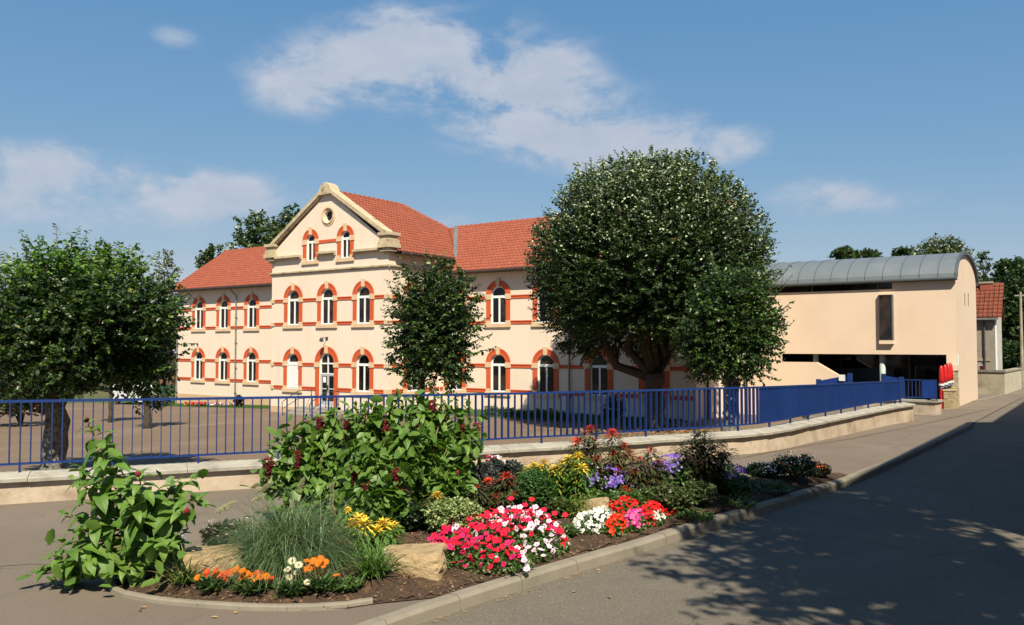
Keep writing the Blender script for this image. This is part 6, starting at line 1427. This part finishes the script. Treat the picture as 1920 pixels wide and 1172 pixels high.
# gazanias
M_GO = petal('gazania_orange', (.86,.24,.01)); M_GR = petal('gazania_red', (.82,.085,.01)); M_GW = petal('gazania_cream', (.86,.82,.58)); M_GC = mat('gazania_core', (.45,.16,.02))
DZ = [daisy_mesh('gazania_flower', m, core=M_GC) for m in (M_GO, M_GR, M_GW)]
ML_GZ = leafmat('gazania_leaf', (.035,.08,.02), (.07,.13,.035), .15)
def gaz(label, base_px, spots, seed, wpx=60):
    b = GB(*base_px); t = thing('gazania', label, 'gazania', tuple(b), 'gazania clumps at the blunt end of the bed'); r = np.random.default_rng(seed); tt = b.dot(FW)
    n = 260; az = r.uniform(0, 6.28, n); rad = wpx / F_PX * tt * .5; pos = np.stack([r.normal(size=n) * rad * .35, r.normal(size=n) * rad * .3, r.uniform(0, .07, n)], 1); x = np.stack([np.cos(az), np.sin(az), r.uniform(.1, 1.1, n)], 1)
    link('foliage', scatter_mesh('foliage', LEAF_V, LEAF_F, pos, frames(x, np.tile([0, 0, 1.0], (n, 1)), np.stack([r.uniform(.09, .17, n), np.full(n, .045), np.full(n, .1)], 1)), [ML_GZ]), t, kind='stuff')
    st = MB()
    for px, py, k in spots:
        p = P(px, py, tt + r.uniform(-.05, .08)); st.tube([b + Vector((r.normal() * .05, r.normal() * .05, 0)), (b + p) / 2 + Vector((0, 0, .03)), p], .004, M_STEM, 3, cap=False)
        nv = Vector(r.normal(size=3) * .25) + toward; nv.normalize(); link('flower', DZ[k], t, p - b, nv.to_track_quat('Z', 'Y').to_euler(), scale=.050 * r.uniform(.85, 1.1))
    st.build('stems', t, kind='stuff')
gaz('red orange gazania clump, leftmost, by the edging', (397, 1112), [(370,1083,0),(388,1072,1),(405,1070,1),(395,1082,1),(412,1080,1),(421,1076,1),(398,1097,1),(425,1085,1),(418,1090,1),(386,1078,1),(430,1074,1),(408,1074,0)], 51)
gaz('orange gazania clump, second from the left', (472, 1118), [(442,1068,0),(455,1070,0),(462,1076,0),(470,1080,0),(482,1074,1),(488,1082,0),(449,1092,1),(478,1091,0),(468,1088,0),(500,1080,0),(508,1086,1),(476,1104,1),(495,1090,1),(455,1083,0),(486,1077,1),(447,1075,0)], 52, 75)
gaz('cream white gazania clump between the orange ones', (548, 1122), [(548,1052,2),(540,1068,2),(558,1074,2),(542,1082,2),(576,1092,2),(560,1060,2)], 53, 60)
gaz('bright orange gazania clump, rightmost, behind the cream one', (598, 1115), [(575,1052,0),(588,1052,0),(601,1048,0),(611,1054,0),(580,1066,0),(592,1068,0),(573,1068,0),(605,1060,0),(586,1060,0),(631,1079,0),(597,1056,0)], 54, 90)

# leafy feathery plants with coloured tops (Joseph's coat amaranth) and yellow ones
ML_CU = leafmat('copper_leaf', (.075,.035,.018), (.045,.055,.02), .2); ML_CUG = leafmat('dull_green_leaf', (.05,.08,.022), (.08,.10,.03), .2)
M_CT = petal('copper_top', (.42,.022,.018), (.60,.07,.022)); M_YT = petal('yellow_top', (.82,.60,.06), (.72,.46,.04)); M_OT = petal('amber_top', (.70,.34,.04), (.62,.42,.06))
STRAP_V = [(0, 0, 0), (.3, .085, .02), (.7, .07, -.08), (1, 0, -.28), (.7, -.07, -.08), (.3, -.085, .02), (.5, 0, -.05)]
def top_mesh(m, seed, n=34, drop=.35):
    r = np.random.default_rng(seed); az = np.arange(n) * 2.399; el = np.linspace(1.2, -.1, n); x = np.stack([np.cos(az) * np.cos(el), np.sin(az) * np.cos(el), np.sin(el)], 1)
    return scatter_mesh('flower_head', STRAP_V, LEAF_F, np.zeros((n, 3)) + np.stack([0*az, 0*az, np.linspace(.12, -.25, n)], 1), frames(x, np.tile([0, 0, 1.0], (n, 1)) + r.normal(size=(n, 3)) * .1, np.stack([np.linspace(.5, 1.05, n), np.full(n, 1.1), np.full(n, 1.0)], 1)), [m])
TOPS = {'c': [top_mesh(M_CT, 1), top_mesh(M_CT, 2, 26)], 'y': [top_mesh(M_YT, 3), top_mesh(M_YT, 4, 26)], 'o': [top_mesh(M_OT, 5)]}
def feather(label, base_px, heads, top, topsz, fmats, w, seed, leaf=.13, group=None, nper=150, cat='amaranth plant', name='feather_amaranth'):
    b = GB(*base_px); r = np.random.default_rng(seed); t = thing(name, label, cat, tuple(b), group); tt = b.dot(FW); st = MB(); PP, XX, SS = [], [], []
    for px, py in heads:
        h = P(px, py, tt + r.uniform(-.15, .25)); a = b + Vector((r.normal() * .06, r.normal() * .06, 0)); mid = a.lerp(h, .55) + Vector((0, 0, .05)); st.tube([a, mid, h], [.010, .008, .004], M_STEM, 4, cap=False)
        if top: link('flower_head', TOPS[top][int(r.integers(0, len(TOPS[top])))], t, h - b, (r.normal() * .15, r.normal() * .15, r.uniform(0, 6)), scale=topsz * r.uniform(.85, 1.15))
        f = r.random(nper) ** .7; c = np.where(f[:, None] < .55, np.array(a) + (np.array(mid) - np.array(a)) * (f[:, None] / .55), np.array(mid) + (np.array(h) - np.array(mid)) * ((f[:, None] - .55) / .45)); az = r.uniform(0, 6.28, nper); x = np.stack([np.cos(az), np.sin(az), r.uniform(-.5, .35, nper)], 1)
        PP.append(c + x * r.uniform(0, .13, nper)[:, None]); XX.append(x); SS.append(leaf * r.uniform(.6, 1.2, nper))
    PP, XX, SS = np.concatenate(PP), np.concatenate(XX), np.concatenate(SS); PP[:, 2] = np.maximum(PP[:, 2], b.z + .02); cw = np.cumsum(w)
    link('foliage', scatter_mesh('foliage', STRAP_V, LEAF_F, PP - np.array(b), frames(XX, np.tile([0, 0, 1.0], (len(PP), 1)), np.stack([SS, SS * 1.5, SS], 1)), fmats, midx=np.searchsorted(cw, r.random(len(PP)) * cw[-1])), t, kind='stuff'); st.build('stems', t, kind='stuff')
GC = 'copper leaved amaranths'
feather('copper red amaranth with the tallest tops, before the railing', (1105, 935), [(1107,805),(1082,828),(1113,830),(1095,850),(1120,860),(1075,860)], 'c', .14, [ML_CU, ML_CUG], [.4, .6], 61, group=GC, nper=230)
feather('copper red amaranth, second of the tall row', (1160, 935), [(1148,812),(1170,836),(1150,850),(1180,850),(1160,880)], 'c', .14, [ML_CU, ML_CUG], [.45, .55], 62, group=GC, nper=230)
feather('copper red amaranth at the right of the tall row, above the blue flowers', (1212, 940), [(1220,845),(1200,862),(1235,868),(1190,885),(1225,890),(1208,905)], 'c', .14, [ML_CU, ML_CUG], [.6, .4], 63, group=GC, nper=230)
feather('low copper amaranth behind the crimson petunias', (925, 965), [(915,903),(938,905),(950,892),(958,900),(900,925),(935,930)], 'c', .12, [ML_CU, ML_CUG], [.6, .4], 64, group=GC, nper=170)
feather('copper amaranth left of the petunias, half hidden', (885, 975), [(895,912),(880,930),(965,925)], 'c', .06, [ML_CU, ML_CUG], [.6, .4], 65, group=GC, nper=140)
feather('small copper plant with orange rosette right of the blue flowers', (1190, 950), [(1172,914),(1180,922),(1168,926)], 'c', .07, [ML_CUG, ML_CU], [.7, .3], 66, group=GC, nper=110)
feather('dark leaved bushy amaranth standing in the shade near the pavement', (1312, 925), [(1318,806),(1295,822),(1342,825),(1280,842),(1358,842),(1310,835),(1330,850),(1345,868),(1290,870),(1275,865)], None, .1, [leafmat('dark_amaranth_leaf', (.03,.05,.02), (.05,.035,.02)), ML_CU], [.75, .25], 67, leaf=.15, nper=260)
feather('yellow topped amaranth in front of the big green clump', (672, 1040), [(672,975),(660,985),(680,985)], 'y', .17, [ML_DL], [1], 68, group='yellow topped amaranths', nper=100)
feather('second yellow topped amaranth by the large boulder', (722, 1035), [(718,983),(735,990),(706,995)], 'y', .16, [ML_DL], [1], 69, group='yellow topped amaranths', nper=80)
feather('small yellow top peeping beside the fountain grass', (655, 1005), [(652,955)], 'y', .08, [ML_DL], [1], 70, group='yellow topped amaranths', nper=60)
feather('amber topped amaranth left of the variegated bush', (808, 985), [(820,928),(805,945),(795,965),(818,950),(785,975)], 'o', .11, [ML_OLIVE], [1], 71, group='yellow topped amaranths', nper=150)
feather('broad yellow flowering clump behind the dark round bush', (1040, 950), [(1000,872),(1020,868),(1040,880),(1055,870),(1030,892),(1050,895),(1010,885),(1075,880),(1065,862),(990,880),(1040,905),(1012,876),(1050,884),(1000,893),(1024,898),(1060,900),(1072,870)], 'y', .135, [ML_HEDGE, ML_YEL], [.6, .4], 72, group='yellow topped amaranths', nper=150)
feather('yellow topped plant in front of the copper amaranths', (1075, 955), [(1085,855),(1075,875),(1090,878),(1082,900),(1068,905)], 'y', .15, [ML_DL, ML_HEDGE], [.5, .5], 73, group='yellow topped amaranths', nper=200)
feather('low yellowish plant with small yellow spikes by the small boulder', (1085, 975), [(1088,925),(1080,940),(1095,935),(1072,950)], None, .05, [ML_YEL, ML_HEDGE], [.5, .5], 74, nper=130, leaf=.07)
# bushes
def sh(name, label, base_px, wpx, hpx, n, m, leaf, seed, mats_, w, cat='bush', group=None, lumps=.2, dx=0):
    b = GB(*base_px); s = b.dot(FW) / F_PX; return shrub(name, label, b, (wpx * s / 2, wpx * s / 2, hpx * s / 2), n, m, leaf, seed, mats_, w, group, cat, lumps=lumps), b
ML_KALE = leafmat('kale_leaf', (.028,.045,.03), (.045,.045,.05), .05, .5); ML_VAR = leafmat('variegated_leaf', (.40,.42,.20), (.20,.28,.09), .2); ML_KO = leafmat('kochia_leaf', (.035,.10,.018), (.06,.14,.025), .2)
CURL_V = [(0,0,0),(.3,.35,.2),(.6,.2,-.1),(.75,.5,.25),(1,.1,.1),(.9,-.3,-.15),(.6,-.25,.2),(.4,-.45,-.1)]
def kale(label, px, wpx, hpx, seed):
    b = GB(*px); s = b.dot(FW) / F_PX; shrub('curly_kale', label, b, (wpx*s/2, wpx*s/2, hpx*s/2), 260, 16, .07, seed, [ML_KALE], [1], 'dark curly kale plants', 'kale', tmpl=(CURL_V, [(0,1,2),(0,2,6),(2,3,4),(2,4,5),(2,5,6),(0,6,7)]))
kale('dark curly kale against the big amaranth clump', (905, 945), 70, 85, 75); kale('dark curly kale, right of the other, under the coping', (962, 940), 72, 80, 76)
sh('variegated_bush', 'cream and green variegated bush left of the petunias', (850, 1000), 125, 72, 420, 12, .05, 77, [ML_VAR, ML_HEDGE], [.75, .25])
sh('round_bush', 'dense dark green feathery ball bush in the middle of the bed', (1005, 955), 92, 82, 1300, 16, .035, 78, [ML_KO], [1], lumps=.05)
def blue(label, px, wpx, hpx, n, seed, mats_, size=.028, leafm=None, name='blue_flowers', cat='flowers', gp='violet blue ageratums'):
    t, b = sh(name, label, px, wpx, hpx, 220, 12, .06, seed, leafm or [ML_FL, ML_HEDGE], [.7, .3][:len(leafm) if leafm else 2], cat, gp); s = b.dot(FW) / F_PX; rx, rz = wpx * s / 2, hpx * s; r_ = np.random.default_rng(seed)
    cl = unit_dirs(r_, 16, .15); d = nrm(cl[r_.integers(0, 16, n)] + r_.normal(size=(n, 3)) * .13); pos = d * (rx, rx, rz * .5) * 1.05 + (0, 0, rz * .5)
    link('blossoms', scatter_mesh('blossoms', FLAT_V, FLAT_F, pos, frames(r_.normal(size=(n, 3)), nrm(d + np.array(toward)), size * r_.uniform(.5, 1.1, n)), mats_, midx=r_.integers(0, len(mats_), n)), t, kind='stuff'); return t, b
blue('violet ageratum with a few red petunias before the copper amaranths', (1130, 935), 115, 60, 700, 81, [M_PV, M_PV, petal('lilac_petal', (.32,.22,.62))], .024)
for px, py, k in ((1102,876,0),(1112,886,1),(1146,880,0),(1118,878,2),(1108,884,2),(1126,897,1),(1140,884,0)):
    pass
rp_ = GB(1130, 935); tpp = rp_.dot(FW); tq = thing('petunias', 'few red and white petunias growing up through the violet ageratum', 'petunias', tuple(rp_))
for k_, (px, py, k) in enumerate(((1102,877,0),(1111,889,3),(1146,880,0),(1119,878,2),(1106,885,2),(1124,898,1),(1098,868,2))):
    p = P(px, py, tpp - .1); link('flower', PET[k], tq, p - rp_, toward.to_track_quat('Z', 'Y').to_euler(), scale=.05)
st = MB(); [st.tube([rp_, P(px, py, tpp - .09)], .004, M_STEM, 3, cap=False) for px, py in ((1102,877),(1111,889),(1146,880),(1124,898))]; st.build('stems', tq, kind='stuff')
blue('violet ageratum clump between copper and dark amaranths', (1268, 925), 100, 70, 620, 82, [M_PV, petal('lilac_petal', (.32,.22,.62))], .024)
blue('violet ageratum clump at the foot of the dark amaranth, farthest right', (1350, 915), 95, 50, 420, 83, [M_PV], .024)
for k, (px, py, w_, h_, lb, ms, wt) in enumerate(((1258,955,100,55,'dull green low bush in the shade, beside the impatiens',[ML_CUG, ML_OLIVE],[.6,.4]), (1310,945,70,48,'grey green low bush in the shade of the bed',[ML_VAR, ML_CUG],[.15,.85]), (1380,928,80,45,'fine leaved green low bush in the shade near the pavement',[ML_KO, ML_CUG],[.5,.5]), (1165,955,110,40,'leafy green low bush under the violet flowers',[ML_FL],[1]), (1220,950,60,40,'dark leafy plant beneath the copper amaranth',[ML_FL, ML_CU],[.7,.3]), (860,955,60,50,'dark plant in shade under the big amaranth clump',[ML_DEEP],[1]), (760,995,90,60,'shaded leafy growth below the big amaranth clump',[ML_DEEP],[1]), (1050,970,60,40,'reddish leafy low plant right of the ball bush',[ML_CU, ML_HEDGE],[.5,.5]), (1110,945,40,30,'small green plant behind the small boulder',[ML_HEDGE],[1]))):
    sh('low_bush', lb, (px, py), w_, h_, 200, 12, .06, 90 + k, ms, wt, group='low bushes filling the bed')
M_WS = petal('small_white_petal', (.78,.78,.76))
blue('bushy plant with tiny white flowers and few orange blooms near the far bed tip', (1490, 902), 100, 52, 170, 84, [M_WS, M_WS, M_PO], .016, [ML_DEEP, ML_CUG], 'white_flowers', gp='small white flowering plants')
blue('low plant with tiny white flowers next to the far tip of the bed', (1430, 895), 80, 30, 120, 85, [M_WS], .016, [ML_DEEP], 'white_flowers', gp='small white flowering plants')
blue('low brown leaved plant at the very tip of the bed', (1535, 895), 44, 28, 40, 86, [M_PO, M_CT], .016, [ML_CU, ML_CUG], 'orange_flowers', gp=None)
blue('dark plant with tiny white flowers behind the left boulder', (430, 1015), 110, 42, 45, 87, [M_WS], .011, [ML_CU, ML_DEEP], 'white_flowers', gp='small white flowering plants')
blue('pale blue small flowers under the left amaranth', (300, 1055), 90, 60, 110, 88, [petal('pale_blue_petal', (.34,.38,.55))], .018, [ML_DEEP], 'pale_flowers', gp=None)
blue('blush white petunias among the dark kale', (925, 905), 50, 50, 40, 89, [M_PWP, M_PCR], .04, [ML_KALE], 'petunias', gp=None, cat='petunias')
for k, (px, py, w_, h_, lb) in enumerate(((1185,985,60,22,'small creeping weeds beside the magenta impatiens'), (1300,975,80,26,'creeping greenery at the shaded kerb, nearest the impatiens'), (1385,950,90,26,'creeping greenery at the shaded kerb, in the middle'), (1450,925,80,24,'creeping greenery at the shaded kerb, farthest along'), (650,1098,70,18,'thin weeds on the soil before the strap leaf tuft'), (1060,1000,50,18,'thin weeds between petunias and white impatiens'), (690,1030,60,40,'leafy green stems under the yellow topped amaranths'), (455,1040,60,40,'grassy weeds behind the gazanias'))):
    sh('ground_weeds', lb, (px, py), w_, h_, 120, 10, .045, 200 + k, [ML_FL, ML_CUG], [.6, .4], cat='weeds', group='weeds creeping over the bed')
sh('small_shrub', 'leafy green filler behind the fountain grass', (575, 1010), 110, 60, 160, 12, .07, 99, [ML_DEEP, ML_FL], [.5, .5])
